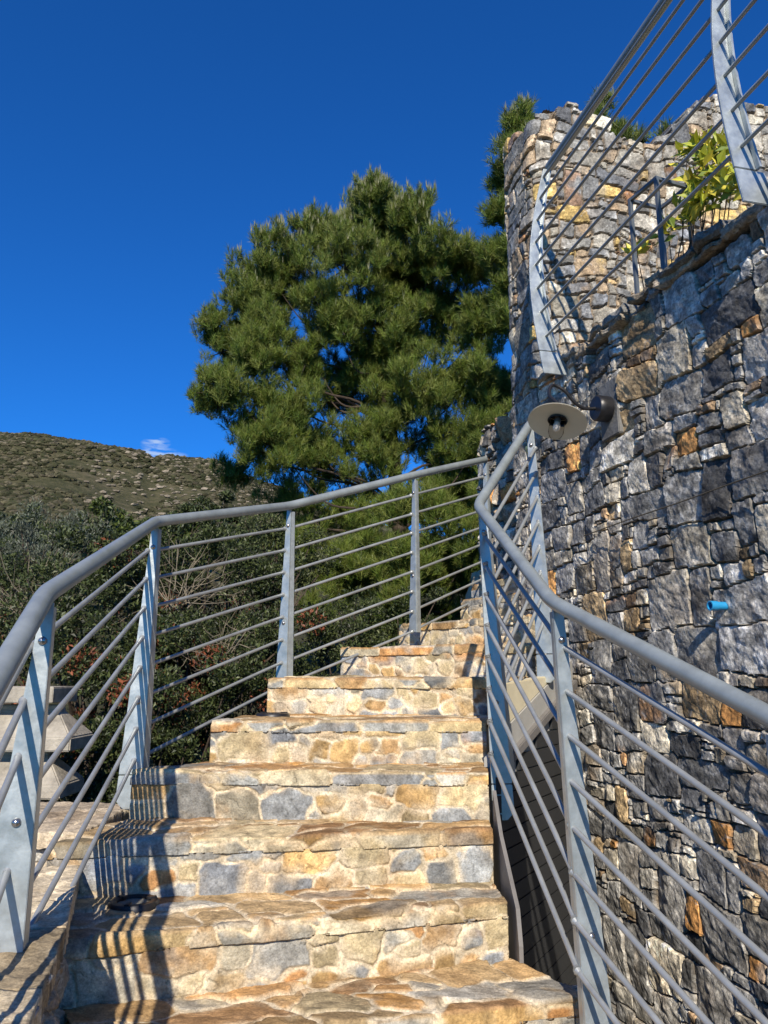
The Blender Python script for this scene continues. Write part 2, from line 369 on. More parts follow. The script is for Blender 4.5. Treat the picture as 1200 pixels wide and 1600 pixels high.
# k (top = k*H0), left front, right front
ST = [(-7, (-.55, 1.30), (.62, 1.42)), (-6, (-.62, 1.68), (.60, 1.86)), (-5, (-.70, 2.02), (.575, 2.34)), (-4, (-.85, 2.24), (.385, 2.61)), (-3, (-1.06, 2.60), (.375, 2.83)),
      (-2, (-.945, 3.03), (.385, 2.98)), (-1, (-.715, 3.30), (.42, 3.27)), (0, (-.56, 3.80), (.64, 3.56)), (1, (-.245, 4.50), (.735, 3.88)),
      (2, (.10, 5.02), (.80, 4.25)), (3, (.52, 5.20), (.86, 4.62)), (4, (.66, 5.75), (1.02, 5.0)), (5, (.72, 6.3), (1.05, 5.6))]
stair = thing('stone_staircase', 'winding outdoor staircase of ochre and grey rubble set in cream mortar, climbing towards the pine', 'staircase', (0, 2.3, -.85))
def make_step(i):
    k, FL, FR = ST[i]; z1 = k*H0
    if i+1 < len(ST): BL, BR = ST[i+1][1], ST[i+1][2]
    else: BL, BR = (FL[0]+.1, FL[1]+1.5), (FR[0]+.1, FR[1]+1.5)
    FL, FR, BL, BR = [np.array(q, float) for q in (FL, FR, BL, BR)]
    # back edge: run a little under the next riser; clamp its left end to this step's own left side
    d = (FR-FL); Wd = np.hypot(*d); u = d/Wd; n = np.array((u[1], -u[0]))     # n points out, towards the viewer
    BLx = BL+(BR-BL)/np.hypot(*(BR-BL))*(-.0); 
    # own left side runs from FL straight back
    if BL[0] > FL[0]+.05: BL = FL+(BL-FL)*1.0
    D = max(.5*(np.hypot(*(BL-FL))+np.hypot(*(BR-FR))), .2)+.03
    res = .0042 if i < 6 else .006
    nose = .042; Hr = H0-nose+.02
    ns = int(Wd/res)+1
    Lt = stone_layout(Wd, D+nose, res, [(.16, .34, .09, .15, .004, 90), (.09, .18, .05, .1, .004, 300), (.04, .09, .03, .05, .003, 300)], 100+i, .25, .016)
    Ht, Ct = stone_surface(Lt, 200+i, TREADS, TRW, MORTAR, (.005, .016), .0035, .004, .03, .03, .0022, .2, smear=.3)
    Lr = stone_layout(Wd, Hr, res, [(.09, .17, .07, .11, .006, 60), (.05, .11, .04, .08, .006, 250), (.03, .06, .02, .04, .005, 250)], 300+i, .12, .013)
    Hh, Cr = stone_surface(Lr, 400+i, RISERS, RW, MORTAR, (.006, .016), .0028, .0028, .02, .02, .0020, .22, smear=.7)
    sA = Lt[0][:, 0]/Wd; tT = Lt[1][0]; tR = Lr[1][0]
    ext = .003
    def P2(sv, w): # w 0 front..1 back
        f = FL+(FR-FL)*sv[:, None]; b = BL+(BR-BL)*sv[:, None]+np.array((u[1], -u[0]))*-.03; return f[:, None, :]*(1-w)[None, :, None]+b[:, None, :]*w[None, :, None]
    nT = len(tT); tt = tT[::1]   # t=0 back .. D nose .. D+nose slab front
    w = np.clip(1-tt/D, 0, 1); P = np.zeros((len(sA), nT+len(tR), 3)); N = np.zeros_like(P)
    jit = fbm(Lt[0][:, 0], Lt[0][:, 0]*0+i, 9, 500+i, 3)*.004
    wav = fbm(Lt[0][:, 0], Lt[0][:, 0]*0+i*3, 5, 520+i, 2)*.002
    xy = P2(sA, w); xy = xy+(n[None, None, :]*((ext+jit)[:, None, None]*(1-w)[None, :, None]**2))
    R = .007; over = np.clip(tt-D, 0, None); P[:, :nT, :2] = xy
    zt = z1-np.where(tt > D-R, (1-np.sqrt(np.clip(1-((np.clip(tt, 0, D)-(D-R))/R)**2, 0, 1)))*R, 0)-over
    P[:, :nT, 2] = zt[None, :]+wav[:, None]
    vert = smooth(D-R, D+R*.6, tt)
    N[:, :nT, :2] = n[None, None]*vert[None, :, None]; N[:, :nT, 2] = (1-vert)[None, :]
    f = FL+(FR-FL)*sA[:, None]
    rec = np.concatenate([[0.0], np.full(len(tR)-1, 0.0)])
    P[:, nT:, :2] = f[:, None]+n*.001; P[:, nT:, 2] = (z1-nose-tR)[None, :]; N[:, nT:, :2] = n
    P[:, nT, :2] += n*.001
    Hc = np.concatenate([Ht, Hh], 1)
    _, Ct2 = stone_surface(Lt, 200+i, RISERS, RW, MORTAR, (.005, .016), .0035, .004, .03, .03, .0022, .2, smear=.8)
    vm = smooth(D-.004, D+.006, Lt[1])[..., None]; Cc = np.concatenate([Ct*(1-vm)+Ct2*vm*np.array((1.0, .97, .9)), Cr], 1)
    ck = np.abs(fbm(np.broadcast_to(Lt[0][:, :1], Hc.shape), np.broadcast_to(np.concatenate([tT, tT[-1]+tR])[None], Hc.shape)+i, 6, 640+i, 4)); ckm = smooth(.010, .002, ck)
    Hc = Hc-ckm*.003; Cc = Cc*(1-ckm[..., None]*.45)
    Nn = N/np.maximum(np.linalg.norm(N, axis=-1, keepdims=True), 1e-6)
    grid_shell('step', P, Nn, Hc, Cc, M_STEP, None, .05, stair, (-n[0], -n[1], -.3))
    # body below
    m = MB(); zb = -2.7; ins = .02
    c = [FL-n*ins+u*ins*.6, FR-n*ins-u*ins*.6, BR-u*ins*.6, BL+u*ins*.6]
    top = [Vector((q[0], q[1], z1-.03)) for q in c]; bot = [Vector((q[0], q[1], zb)) for q in c]
    m.add(top+bot, [(0, 1, 2, 3), (7, 6, 5, 4), (0, 4, 5, 1), (1, 5, 6, 2), (2, 6, 7, 3), (3, 7, 4, 0)])
    m.build('step_core', M_PLASTER, stair)
for i in range(len(ST)): make_step(i)
# grey edge strip down the right side of the lower steps
m = MB()
pts = [(.396, 2.96, -.40), (.398, 2.83, -.53), (.41, 2.60, -.70), (.412, 2.575, -.80)]
for a, b in zip(pts[:-1], pts[1:]):
    m.add([(a[0], a[1], a[2]), (a[0]+.013, a[1], a[2]), (b[0]+.013, b[1], b[2]), (b[0], b[1], b[2]), (a[0], a[1], -2.6), (a[0]+.013, a[1], -2.6), (b[0]+.013, b[1], -2.6), (b[0], b[1], -2.6)],
          [(0, 1, 2, 3), (0, 3, 7, 4), (1, 5, 6, 2), (3, 2, 6, 7), (0, 4, 5, 1), (4, 7, 6, 5)])
m.build('edge_strip', M_EDGE, stair)
# cream side block of the third step on the left
# ------------------------------------------------------------------ generic quad stone patch
def patch(name, A, B, Cp, Dp, nrm, classes, seed, pal, wts, mtl, parent, res=.006, back=.1, **kw):
    """A->B along s, A->Dp along t (corners A,B,Cp,Dp)"""
    A, B, Cp, Dp = [np.array(q, float) for q in (A, B, Cp, Dp)]; Wd = np.linalg.norm(B-A); Hd = np.linalg.norm(Dp-A)
    mort = kw.pop('mortar', MORTAR); rot = kw.pop('rot', .1); wp = kw.pop('warp', .02)
    L = stone_layout(Wd, Hd, res, classes, seed, rot, wp); H, Cc = stone_surface(L, seed+5, pal, wts, mort, **kw)
    a = (L[0]/Wd)[..., None]; b = (L[1]/Hd)[..., None]; a = np.clip(a, 0, 1); b = np.clip(b, 0, 1)
    P = (A*(1-a)+B*a)*(1-b)+(Dp*(1-a)+Cp*a)*b; N = np.broadcast_to(np.array(nrm, float)/np.linalg.norm(nrm), P.shape)
    return grid_shell(name, P, N, H, Cc, mtl, None, back, parent)
BLK = [(.2, .34, .12, .2, .004, 120), (.1, .2, .06, .12, .004, 300), (.04, .1, .02, .05, .003, 500)]
# low curb wall on the left: flat slab top, rough side in shade
curb = thing('low_curb_wall', 'low rubble curb wall with a flat pale slab top, left of the lowest steps under the front rail post', 'wall', (-1.1, 2, -.85))
zc = -.578
E0, E1, E2, E3 = (-.50, 1.05), (-.66, 1.62), (-.76, 1.98), (-1.0, 2.70)
edge = [E0, E1, E2, E3]
for j, (a, b) in enumerate(zip(edge[:-1], edge[1:])):
    patch('slab_top', (a[0]-.9, a[1], zc), (b[0]-.9, b[1], zc), (b[0]+.01, b[1], zc), (a[0]+.01, a[1], zc), (0, 0, 1), [(.3, .6, .3, .6, .01, 40), (.1, .3, .1, .3, .008, 80)], 700+j,
          [(.50, .42, .29), (.45, .36, .23), (.40, .34, .25)], [3, 2, 2], M_CURB, curb, .008, .06, depth=.004, relief=.002, tilt=.01, facet=.0, rough=.004, smear=1.0, mortar=(.45, .38, .28))
    n = np.array((b[1]-a[1], -(b[0]-a[0]), 0)); n /= np.linalg.norm(n)
    patch('side_face', (a[0], a[1], -1.5), (b[0], b[1], -1.5), (b[0], b[1], zc-.012), (a[0], a[1], zc-.012), n, BLK, 720+j, [(.36, .30, .22), (.42, .36, .26), (.28, .26, .24)], [3, 3, 2], M_CURB, curb, .008, .1,
          depth=.02, relief=.02, facet=.3, rough=.01, mortar=(.40, .33, .24))
# stepped stone block further back on the left
blk = thing('stone_pier', 'squat block of dark stone under a pale slab, behind the front left rail post', 'wall', (-1.4, 3, -.8))
zb = -.50
patch('front_face', (-1.95, 2.72, -1.3), (-1.02, 2.72, -1.3), (-1.02, 2.72, zb-.05), (-1.95, 2.72, zb-.05), (0, -1, 0), BLK, 760, GREYS, GW, M_WALL, blk, .007, .2, depth=.02, relief=.02, facet=.3, rough=.006, mortar=(.3, .25, .17))
patch('cap_slab', (-1.97, 2.69, zb), (-1.99, 3.35, zb), (-1.00, 3.30, zb), (-1.0, 2.69, zb), (0, 0, 1), [(.4, .7, .3, .6, .01, 40), (.1, .3, .1, .3, .008, 80)], 765, [(.46, .38, .27), (.4, .33, .24)], [1, 1], M_CURB, blk, .008, .05, depth=.004, relief=.003, tilt=.01, facet=0, rough=.004)
patch('side_face', (-1.02, 2.72, -1.3), (-1.02, 3.3, -1.3), (-1.02, 3.3, zb-.05), (-1.02, 2.72, zb-.05), (1, 0, 0), BLK, 768, GREYS, GW, M_WALL, blk, .008, .2, depth=.02, relief=.02, facet=.3, rough=.006, mortar=(.3, .25, .17))
# ------------------------------------------------------------------ big right wall
WD = Vector((-.242, 1, 0)).normalized(); WN = Vector((-WD.y, WD.x, 0))   # WN points to the stairs (-x)
def wx(y): return 1.945-.242*y
ZT = 1.66
def wallpt(u, v, off=0.0):
    r = ray(u, v); k = 1.945/(r.x+.242*r.y); return r*k+WN*off
def path_shell(name, pts, z0, z1, classes, seed, pal, wts, parent, prof=None, res=.007, back=.3, rad=.1, low=.03, **kw):
    pl = fillet([Vector((p[0], p[1], 0)) for p in pts], rad, 8) if len(pts) > 2 else [Vector((p[0], p[1], 0)) for p in pts]
    pl = np.array([[p.x, p.y] for p in pl]); seg = np.hypot(*np.diff(pl, axis=0).T); cum = np.concatenate([[0], np.cumsum(seg)]); Wd = cum[-1]
    mort = kw.pop('mortar'); flip = kw.pop('flip', 1); L = stone_layout(Wd, z1-z0, res, classes, seed, kw.pop('rot', .08), kw.pop('warp', .012), .1, low)
    H, Cc = stone_surface(L, seed+5, pal, wts, mort, **kw)
    s = np.clip(L[0][:, 0], 0, Wd); x = np.interp(s, cum, pl[:, 0]); y = np.interp(s, cum, pl[:, 1])
    e = .05; xa, xb = np.interp(np.clip(s-e, 0, Wd), cum, pl[:, 0]), np.interp(np.clip(s+e, 0, Wd), cum, pl[:, 0])
    ya, yb = np.interp(np.clip(s-e, 0, Wd), cum, pl[:, 1]), np.interp(np.clip(s+e, 0, Wd), cum, pl[:, 1])
    tx, ty = xb-xa, yb-ya; l = np.hypot(tx, ty); tx /= l; ty /= l
    P = np.zeros(H.shape+(3,)); P[..., 0] = x[:, None]; P[..., 1] = y[:, None]; P[..., 2] = z0+L[1]
    N = np.zeros_like(P); N[..., 0] = -ty[:, None]*flip; N[..., 1] = tx[:, None]*flip
    keep = None
    if prof is not None:
        C = L[5]; cz = z0+C[:, 1]; lim = np.interp(C[:, 0], [q[0] for q in prof], [q[1] for q in prof]); keep = (cz < lim)[L[2]]
    return grid_shell(name, P, N, H, Cc, M_WALL, keep, back, parent, None, False), Wd
RUB = dict(row=(.28, .50), wid=(.34, .72), big=.5, amax=.060, mx=(.44, .31))
wall = thing('retaining_wall', 'tall dry stone retaining wall of dark grey rubble with scattered orange stones, right of the stairs', 'wall', (1.3, 3, -2))
path_shell('stonework', [(wx(1.3), 1.3), (wx(4.69), 4.69), (wx(4.69)+.5, 4.69+.12)], -2.6, ZT+.02, RUB, 31, GREYS, GW, wall, [(0, ZT-.02), (3.2, ZT-.03), (5, ZT)], .0058, .25, .05,
           mortar=(.16, .125, .085), jw=(.003, .009), depth=.020, relief=.012, tilt=.035, facet=.06, rough=.0038, veins=.6, cvar=.30, rot=.05, warp=.007, scuff=1.0)
m = MB(); b0 = Vector((wx(1.3)+.12, 1.3, 0)); b1 = Vector((wx(4.62)+.12, 4.62, 0)); r0 = Vector((1.0, .242, 0))*6
m.add([b0+Vector((0, 0, -2.6)), b1+Vector((0, 0, -2.6)), b1+r0+Vector((0, 0, -2.6)), b0+r0+Vector((0, 0, -2.6)), b0+Vector((0, 0, ZT-.06)), b1+Vector((0, 0, ZT-.06)), b1+r0+Vector((0, 0, ZT-.06)), b0+r0+Vector((0, 0, ZT-.06))],
      [(0, 1, 2, 3), (4, 7, 6, 5), (0, 4, 5, 1), (1, 5, 6, 2), (2, 6, 7, 3), (3, 7, 4, 0)])
m.build('terrace_fill', M_EARTH, wall)
def rough_slab(mb_list, c, size, rz, seed, tiltx=0.0):
    """an irregular thick flagstone, appended to lists (V,Q,C)"""
    V, Q, Cc = mb_list; r = np.random.default_rng(seed); n = 14
    g = np.linspace(-1, 1, n); base = sum(len(a) for a in V)
    pts = []; quads = []
    def face(fu):
        o = base+sum(len(p) for p in pts); A, B = np.meshgrid(g, g, indexing='ij'); p = fu(A, B).reshape(-1, 3); pts.append(p)
        i = np.arange(n*n).reshape(n, n); quads.append(o+np.stack([i[:-1, :-1], i[1:, :-1], i[1:, 1:], i[:-1, 1:]], -1).reshape(-1, 4))
    for ax in range(3):
        for sg in (-1, 1):
            def fu(A, B, ax=ax, sg=sg):
                o = np.zeros(A.shape+(3,)); o[..., ax] = sg; o[..., (ax+1) % 3] = A*sg; o[..., (ax+2) % 3] = B; return o
            face(fu)
    p = np.concatenate(pts); hs = np.array(size)/2
    q = p*hs; k = 1+.20*vnoise(p[:, 0]+seed, p[:, 1]+p[:, 2]*.0, 1.3, seed)+.1*vnoise(p[:, 1], p[:, 0], 3.1, seed+1); q[:, :2] *= k[:, None]
    q[:, 2] += hs[2]*.5*vnoise(p[:, 0]*1.0, p[:, 1]+seed, 2.3, seed+2); rr = 1-.12*np.clip(np.abs(p[:, 2])-.6, 0, 1)*2; q[:, :2] *= rr[:, None]
    q += .003*np.stack([vnoise(p[:, 0]*5+p[:, 2]*3, p[:, 1]*5, 2, seed+3+a) for a in range(3)], -1)*3
    R = np.array(Matrix.Rotation(rz, 3, 'Z')@Matrix.Rotation(tiltx, 3, 'Y')); q = q@R.T+np.array(c)
    V.append(q); Q.append(np.concatenate(quads)); col = np.array(random.choice([(.20, .17, .13), (.27, .22, .16), (.17, .17, .16), (.30, .26, .20), (.34, .20, .10), (.22, .21, .20)]))*r.uniform(.8, 1.2)
    Cc.append(np.broadcast_to(col, q.shape)*(1+.3*vnoise(p[:, 0]*3, p[:, 1]*3+p[:, 2], 2, seed+8))[:, None])
lst = ([], [], []); y = 1.35; q = 0
while y < 4.15:
    ln = random.uniform(.09, .26); nl = 1 if y < 2.3 else random.choice((1, 2, 2))
    for l in range(nl):
        th = random.uniform(.05, .08) if nl == 1 else random.uniform(.025, .05)
        cy = y+ln/2+random.uniform(-.05, .05); off = random.uniform(-.01, .03)
        rough_slab(lst, (wx(cy)+.17-off, cy, ZT-.02+l*.042+th/2-.01), (.36, ln*random.uniform(.9, 1.1), th), math.atan(.242)+random.uniform(-.08, .08), 900+q, random.uniform(-.05, .05)); q += 1
    y += ln*.93
me = np_mesh('coping', np.concatenate(lst[0]), np.concatenate(lst[1]), M_WALL, np.concatenate(lst[2])); obj('coping', me, wall)
# tower-like parapet wall at the end of the terrace
tower = thing('parapet_wall', 'pale sunlit rubble wall with an uneven top rising above the terrace at upper right', 'wall', (1.5, 4.4, 1.6))
TP = [(wx(4.70)+.4, 4.80), (wx(4.70), 4.70), (wx(4.22), 4.22), (wx(4.22)+.93*1.0, 4.22+.23), (wx(4.22)+3.0, 4.22+.85)]
def tz(u, v, y): return aty(u, v, y).z
sA_ = .40; sB = sA_+.494
prof = [(0, tz(790, 262, 4.9)), (sA_, tz(795, 240, 4.72)), (sB-.1, tz(828, 205, 4.3)), (sB+.05, tz(855, 172, 4.22)), (sB+.18, tz(890, 162, 4.25)), (sB+.32, tz(925, 180, 4.3)),
        (sB+.5, tz(960, 202, 4.35)), (sB+.68, tz(1000, 228, 4.4)), (sB+.85, tz(1040, 222, 4.45)), (sB+1.0, tz(1080, 195, 4.5)), (sB+1.2, tz(1130, 160, 4.52)), (sB+1.4, tz(1190, 150, 4.6)), (sB+3, tz(1190, 130, 4.6))]
TRUB = dict(row=(.2, .34), wid=(.26, .5), big=.62, amax=.034)
path_shell('stonework', TP, ZT-.35, 3.95, TRUB, 57, TOWERS, TW, tower, prof, .0075, .42, .09, flip=-1, mortar=(.22, .17, .115), jw=(.005, .014), depth=.014, relief=.009, tilt=.04, facet=.06, rough=.0028, veins=.3, cvar=.2, warp=.016, low=.09)
# shaded far wall where the handrail ends
far = thing('far_wall', 'dark shaded stub of rubble wall behind the upper stairs where the left handrail ends', 'wall', (.9, 5.2, -.5))
FP = [(.80, 5.98), (wx(4.7)+.30, 4.7)]
path_shell('stonework', [( .85, 6.35), (.775, 5.98), (wx(4.7)+.30, 4.7)], -1.0, 1.98, RUB, 77, GREYS, GW, far,
           [(0, tz(757, 690, 6.)), (.38, tz(760, 688, 6.)), (.55, tz(768, 662, 5.8)), (.9, tz(785, 648, 5.5)), (1.3, tz(800, 642, 5.1)), (2, 1.9)], .009, .4, .05, flip=-1, mortar=(.10, .08, .06), jw=(.003, .014), depth=.03, relief=.04, tilt=.15, facet=.3, rough=.005, veins=.3)
# NOTE far wall path runs from far to near: its normal must face the stairs
# ------------------------------------------------------------------ side wall of the upper flight, with plank cladding
side = thing('stair_side_wall', 'plank-clad side wall of the upper flight with cream plaster and a sloping grey ledge', 'wall', (.6, 3.3, -2.6))
a = Vector((.40, 2.995, 0)); b = Vector((.78, 3.66, 0)); e = Vector((1.1, 3.86, 0)); dS = (b-a).normalized(); nS = Vector((dS.y, -dS.x, 0))
def wq(mb, p, q, z, off0, off1):
    """prism on the wall plane; p,q param along a->b in metres; z = (zp0,zq0,zq1,zp1)"""
    A = [a+dS*p, a+dS*q, a+dS*q, a+dS*p]; f = [Vector((v.x, v.y, zz))+nS*off1 for v, zz in zip(A, z)]; g = [Vector((v.x, v.y, zz))+nS*off0 for v, zz in zip(A, z)]
    mb.add(f+g, [(0, 1, 2, 3), (7, 6, 5, 4), (0, 4, 5, 1), (1, 5, 6, 2), (2, 6, 7, 3), (3, 7, 4, 0)])
zA, zB = -.36, -.13; LT = (b-a).length
def zl(p): return zA+(zB-zA)*p/LT
m = MB(); wq(m, .12, LT+.3, (-2.6, -2.6, zl(LT+.3)+.02, zl(.12)+.02), -.08, .0); m.build('backing', M_GREYREND, side)
m = MB(); wq(m, .12, LT+.3, (zl(.12)+.035, zl(LT+.3)+.035, zl(LT+.3)+.13, zl(.12)+.13), -.04, .012); m.build('grey_band', M_GREYREND, side)
m = MB(); wq(m, .14, LT+.02, (zl(.14)+.13, zl(LT+.02)+.13, .015, -.02), -.04, .006); m.build('plaster', M_PLASTER, side, bevel=.004)
m = MB(); wq(m, .10, LT+.3, (zl(.10)-.005, zl(LT+.3)-.005, zl(LT+.3)+.035, zl(.10)+.035), -.02, .035); m.build('ledge', M_EDGE, side, bevel=.004)
m = MB(); zz = -2.6; ph = .066
while zz < zB:
    t = zz+ph-.006; dz = .0
    p0 = .0; lim = zl(p0)-.01
    # clip each plank under the sloping ledge
    if t <= zA-.01: wq(m, 0, LT+.3, (zz, zz, t, t), .002, .016)
    else:
        ps = max(0, (t+.012-zA)/(zB-zA)*LT); pe = LT+.3
        if ps < pe: wq(m, ps, pe, (zz, zz, t, t), .002, .016)
    zz += ph
m.build('plank_cladding', M_PLANK, side)
# ------------------------------------------------------------------ railings
def arc_len_rod(p, q, r=.0075): return MB().tube([p, q], r, 10)
def make_post(parent, P, out, nxt, ztop, zbot, wt=.03, wb=.085, foot=True, bow=0.0, lean=0.0, flange=.034, fl_outer=False, foot_in=0.0):
    """P inner edge xy, out = outward unit xy, nxt = next rail direction"""
    o = Vector((out[0], out[1], 0)).normalized(); nx = Vector((nxt[0], nxt[1], 0)).normalized(); th = .010
    pn = o.cross(Vector((0, 0, 1))).normalized()
    if pn.dot(nx) < 0: pn = -pn
    m = MB(); f2 = MB(); ft = MB(); n = 22
    zj = zbot+.13 if foot else zbot
    def inner(z):
        h = (z-zbot)/(ztop-zbot); return bow*math.sin(math.pi*min(max(h, 0), 1))**1.0*1.0+lean*h
    def w(z):
        h = (z-zbot)/(ztop-zbot); return wt+(wb-wt)*(1-h)**1.0
    def sect(z0, z1, mb, nn, round_=False):
        V = []; Fs = []
        for i in range(nn+1):
            z = z0+(z1-z0)*i/nn; ii = inner(z); ww = w(z)
            if round_ and foot_in:
                ii -= foot_in*(.35+.65*(1-(z-zbot)/(zj-zbot))); ww += foot_in*(.35+.65*(1-(z-zbot)/(zj-zbot)))
            elif round_:
                k = max(0, 1-(z-zbot)/.045); ww = ww*(1-.35*k*k)
            A = Vector((P[0], P[1], z))+o*ii; B = A+o*ww
            V += [A-pn*th/2, B-pn*th/2, B+pn*th/2, A+pn*th/2]
        for i in range(nn):
            b = i*4; Fs += [(b+k, b+(k+1) % 4, b+4+(k+1) % 4, b+4+k) for k in range(4)]
        Fs += [(3, 2, 1, 0), tuple(nn*4+k for k in range(4))]
        mb.add(V, Fs)
    sect(zj, ztop, m, n)
    pst = m.build('post_plate', M_POST, parent, bevel=.0015)
    # flange folded back along the next rail section
    V = []; Fs = []; q = Vector((o.y, -o.x, 0)); 
    if q.dot(nx) < 0: q = -q
    for i in range(n+1):
        z = zj+(ztop-.01-zj)*i/n; ii = inner(z); A = Vector((P[0], P[1], z))+o*(ii+(w(z)-th if fl_outer else 0))+pn*(th/2+.0005)
        B = A+nx*(flange*(.6+.4*(1-(z-zj)/(ztop-zj)))); V += [A, A+o*th, B+o*th, B]
    for i in range(n):
        b = i*4; Fs += [(b+k, b+(k+1) % 4, b+4+(k+1) % 4, b+4+k) for k in range(4)]
    Fs += [(3, 2, 1, 0), tuple(n*4+k for k in range(4))]
    f2.add(V, Fs); f2.build('post_flange', M_POST, parent, bevel=.001)
    if foot:
        sect(zbot, zj-.004, ft, 8, True); ft.build('post_foot', M_POST, parent, bevel=.002)
    for hh in ((ztop-.09), (zbot+(ztop-zbot)*.36)):
        A = Vector((P[0], P[1], hh))+o*(inner(hh)+w(hh)*.5)-pn*(th/2)
        bm_ = MB().lathe(A, -pn, [(.0001, .009), (.006, .008), (.0095, .004), (.0105, 0), (.0001, 0)], 16); bm_.build('bolt', M_BOLT, parent, smooth=True)
def railing(name, label, posts, rail_pts, rail_r, rods, group=None, drop=.125, sp=.12, nrod=8, welds=True):
    """posts: dicts; rods: list of (P,Q) rail points per panel"""
    t = thing(name, label, 'railing', posts[0]['P'] + (posts[0]['zbot'],), group)
    MB().tube(fillet(rail_pts, .05, 8), rail_r, 24).build('handrail', M_RAIL, t, smooth=True)
    for p in posts:
        make_post(t, p['P'], p['out'], p['nxt'], p['ztop'], p['zbot'], p.get('wt', .028), p.get('wb', .08), p.get('foot', True), p.get('bow', 0), p.get('lean', 0), p.get('flange', .034), p.get('fo', False), p.get('fi', 0.0))
    for (A, B, oa, ob, *ks) in rods:
        A, B = Vector(A), Vector(B)
        for k in (ks[0] if ks else range(nrod)):
            d = Vector((0, 0, -(drop+sp*k))); P_ = A+d+oa; Q_ = B+d+ob
            mb = MB().tube([P_, Q_], .0078, 12)
            if welds:
                dr = (Q_-P_).normalized()
                for X, s in ((P_, 1), (Q_, -1)): mb.tube([X+dr*s*.004, X+dr*s*.013], [.0125, .0085], 10)
            mb.build('rod', M_ROD, t, smooth=True)
    return t
def v3(x, y, z): return Vector((x, y, z))
# left railing: rail centre points above posts
L = [v3(-.50, .72, -.30), v3(-.80, 1.82, .195), v3(-.965, 3.19, .648), v3(-.52, 4.12, .925), v3(.185, 4.65, 1.24), v3(.72, 5.28, 1.525)]
def odir(i, pts, side):  # outward perpendicular of mean direction, side=-1 left, +1 right
    a = pts[max(i-1, 0)]; b = pts[min(i+1, len(pts)-1)]; d = Vector(((b-a).x, (b-a).y, 0)).normalized()
    return (d.y*side, -d.x*side)
Z0 = Vector((0, 0, 0))
def seg_out(p, q, side): d = Vector(((q-p).x, (q-p).y, 0)).normalized(); return (d.y*side, -d.x*side)
postsL = []
zbl = [-1.25, -.585, -.50, -.06, .27, .50]
for i in range(1, 6):
    d = L[min(i+1, 5)]-L[i] if i < 5 else L[5]-L[4]
    o = seg_out(L[i-1], L[i], -1); 
    postsL.append(dict(P=(L[i].x+(.022 if i == 1 else .012)*1, L[i].y), out=o, nxt=(d.x, d.y), ztop=L[i].z-.02, zbot=zbl[i], foot=i in (2,), wb=.100 if i < 3 else .07, wt=.026))
postsL.insert(0, dict(P=(L[0].x, L[0].y), out=seg_out(L[0], L[1], -1), nxt=(0, 1), ztop=L[0].z-.02, zbot=-1.3))
rodsL = [(L[i], L[i+1], Vector(seg_out(L[i], L[i+1], -1)+(0,))*.025, Vector(seg_out(L[i], L[i+1], -1)+(0,))*.025) for i in range(5)]
rodsL[0] = rodsL[0]+((0, 1, 2, 4, 6),)
railing('stair_railing', 'long grey metal railing with thin rods along the left edge of the stairs', postsL, L, .0232, rodsL)
R = [v3(.98, .45, -.45), v3(.735, 1.5, -.075), v3(.483, 2.22, .216), v3(.378, 3.03, .682), v3(.712, 3.59, 1.215), v3(.80, 3.72, 1.31)]
postsR = []
for i, (zb_, foot) in zip((1, 2, 3, 4), ((-1.45, False), (-1.15, False), (-.515, True), (-.02, True))):
    d = R[min(i+1, 5)]-R[i]; o = seg_out(R[i-1], R[i], 1) if i != 4 else seg_out(R[3], R[4], 1)
    P_ = {1: (.735, 1.5), 2: (.478, 2.22), 3: (.404, 3.03), 4: (.700, 3.59)}[i]
    postsR.append(dict(P=P_, out=o, nxt=(d.x, d.y), ztop=R[i].z-.02, zbot=zb_, foot=foot, fo=i in (3,), flange=.05 if i == 3 else .034, wb=.095 if i != 3 else .085, wt=.032, lean=-.05 if i == 2 else (-.024 if i == 3 else 0)))
postsR[1]['P'] = (.528, 2.22)
rodsR = [(R[i], R[i+1], Vector(seg_out(R[i], R[i+1], 1)+(0,))*.025, Vector(seg_out(R[i], R[i+1], 1)+(0,))*.025) for i in range(4)]
railing('stair_railing', 'sharply bent grey metal railing on the right edge of the stairs, below the lamp', postsR, R, .0205, rodsR)
# terrace railing above
u1 = v3(.90, 3.9, 2.87); dirU = Vector((.242, -1, 0)).normalized()
U = [u1-dirU*0.0, u1+dirU*1.0, u1+dirU*2.9]
u2 = v3(1.275, 2.38, 2.87)
postsU = [dict(P=(.955, 3.9), out=(-WD.y, WD.x), nxt=(.242, -1), ztop=2.85, zbot=1.60, bow=.085, wt=.045, wb=.10, flange=.02, fi=.06),
          dict(P=(1.33, 2.38), out=(-WD.y, WD.x), nxt=(.242, -1), ztop=2.85, zbot=1.60, bow=.085, wt=.045, wb=.10, flange=.02, fi=.06)]
u0 = v3(.95, 3.9, 2.87); u9 = u0+dirU*3.3; uu2 = u0+dirU*((3.9-2.38)/abs(dirU.y))
rod_off = WN*.03
tU = railing('terrace_railing', 'grey metal railing with curved post plates on the terrace edge, upper right', postsU, [u0, u9], .0265, [], drop=.13, sp=.135)
for (A, B) in ((u0, uu2), (uu2, u9)):
    for k in range(8):
        z = 2.87-.075-.14*k; h = (z-1.6)/1.25; b_ = .085*math.sin(math.pi*min(max(h, 0), 1)) + .03
        P_ = Vector((A.x, A.y, z))+WN*b_; Q_ = Vector((B.x, B.y, z))+WN*b_
        MB().tube([P_, Q_], .0078, 12).build('rod', M_ROD, tU, smooth=True)
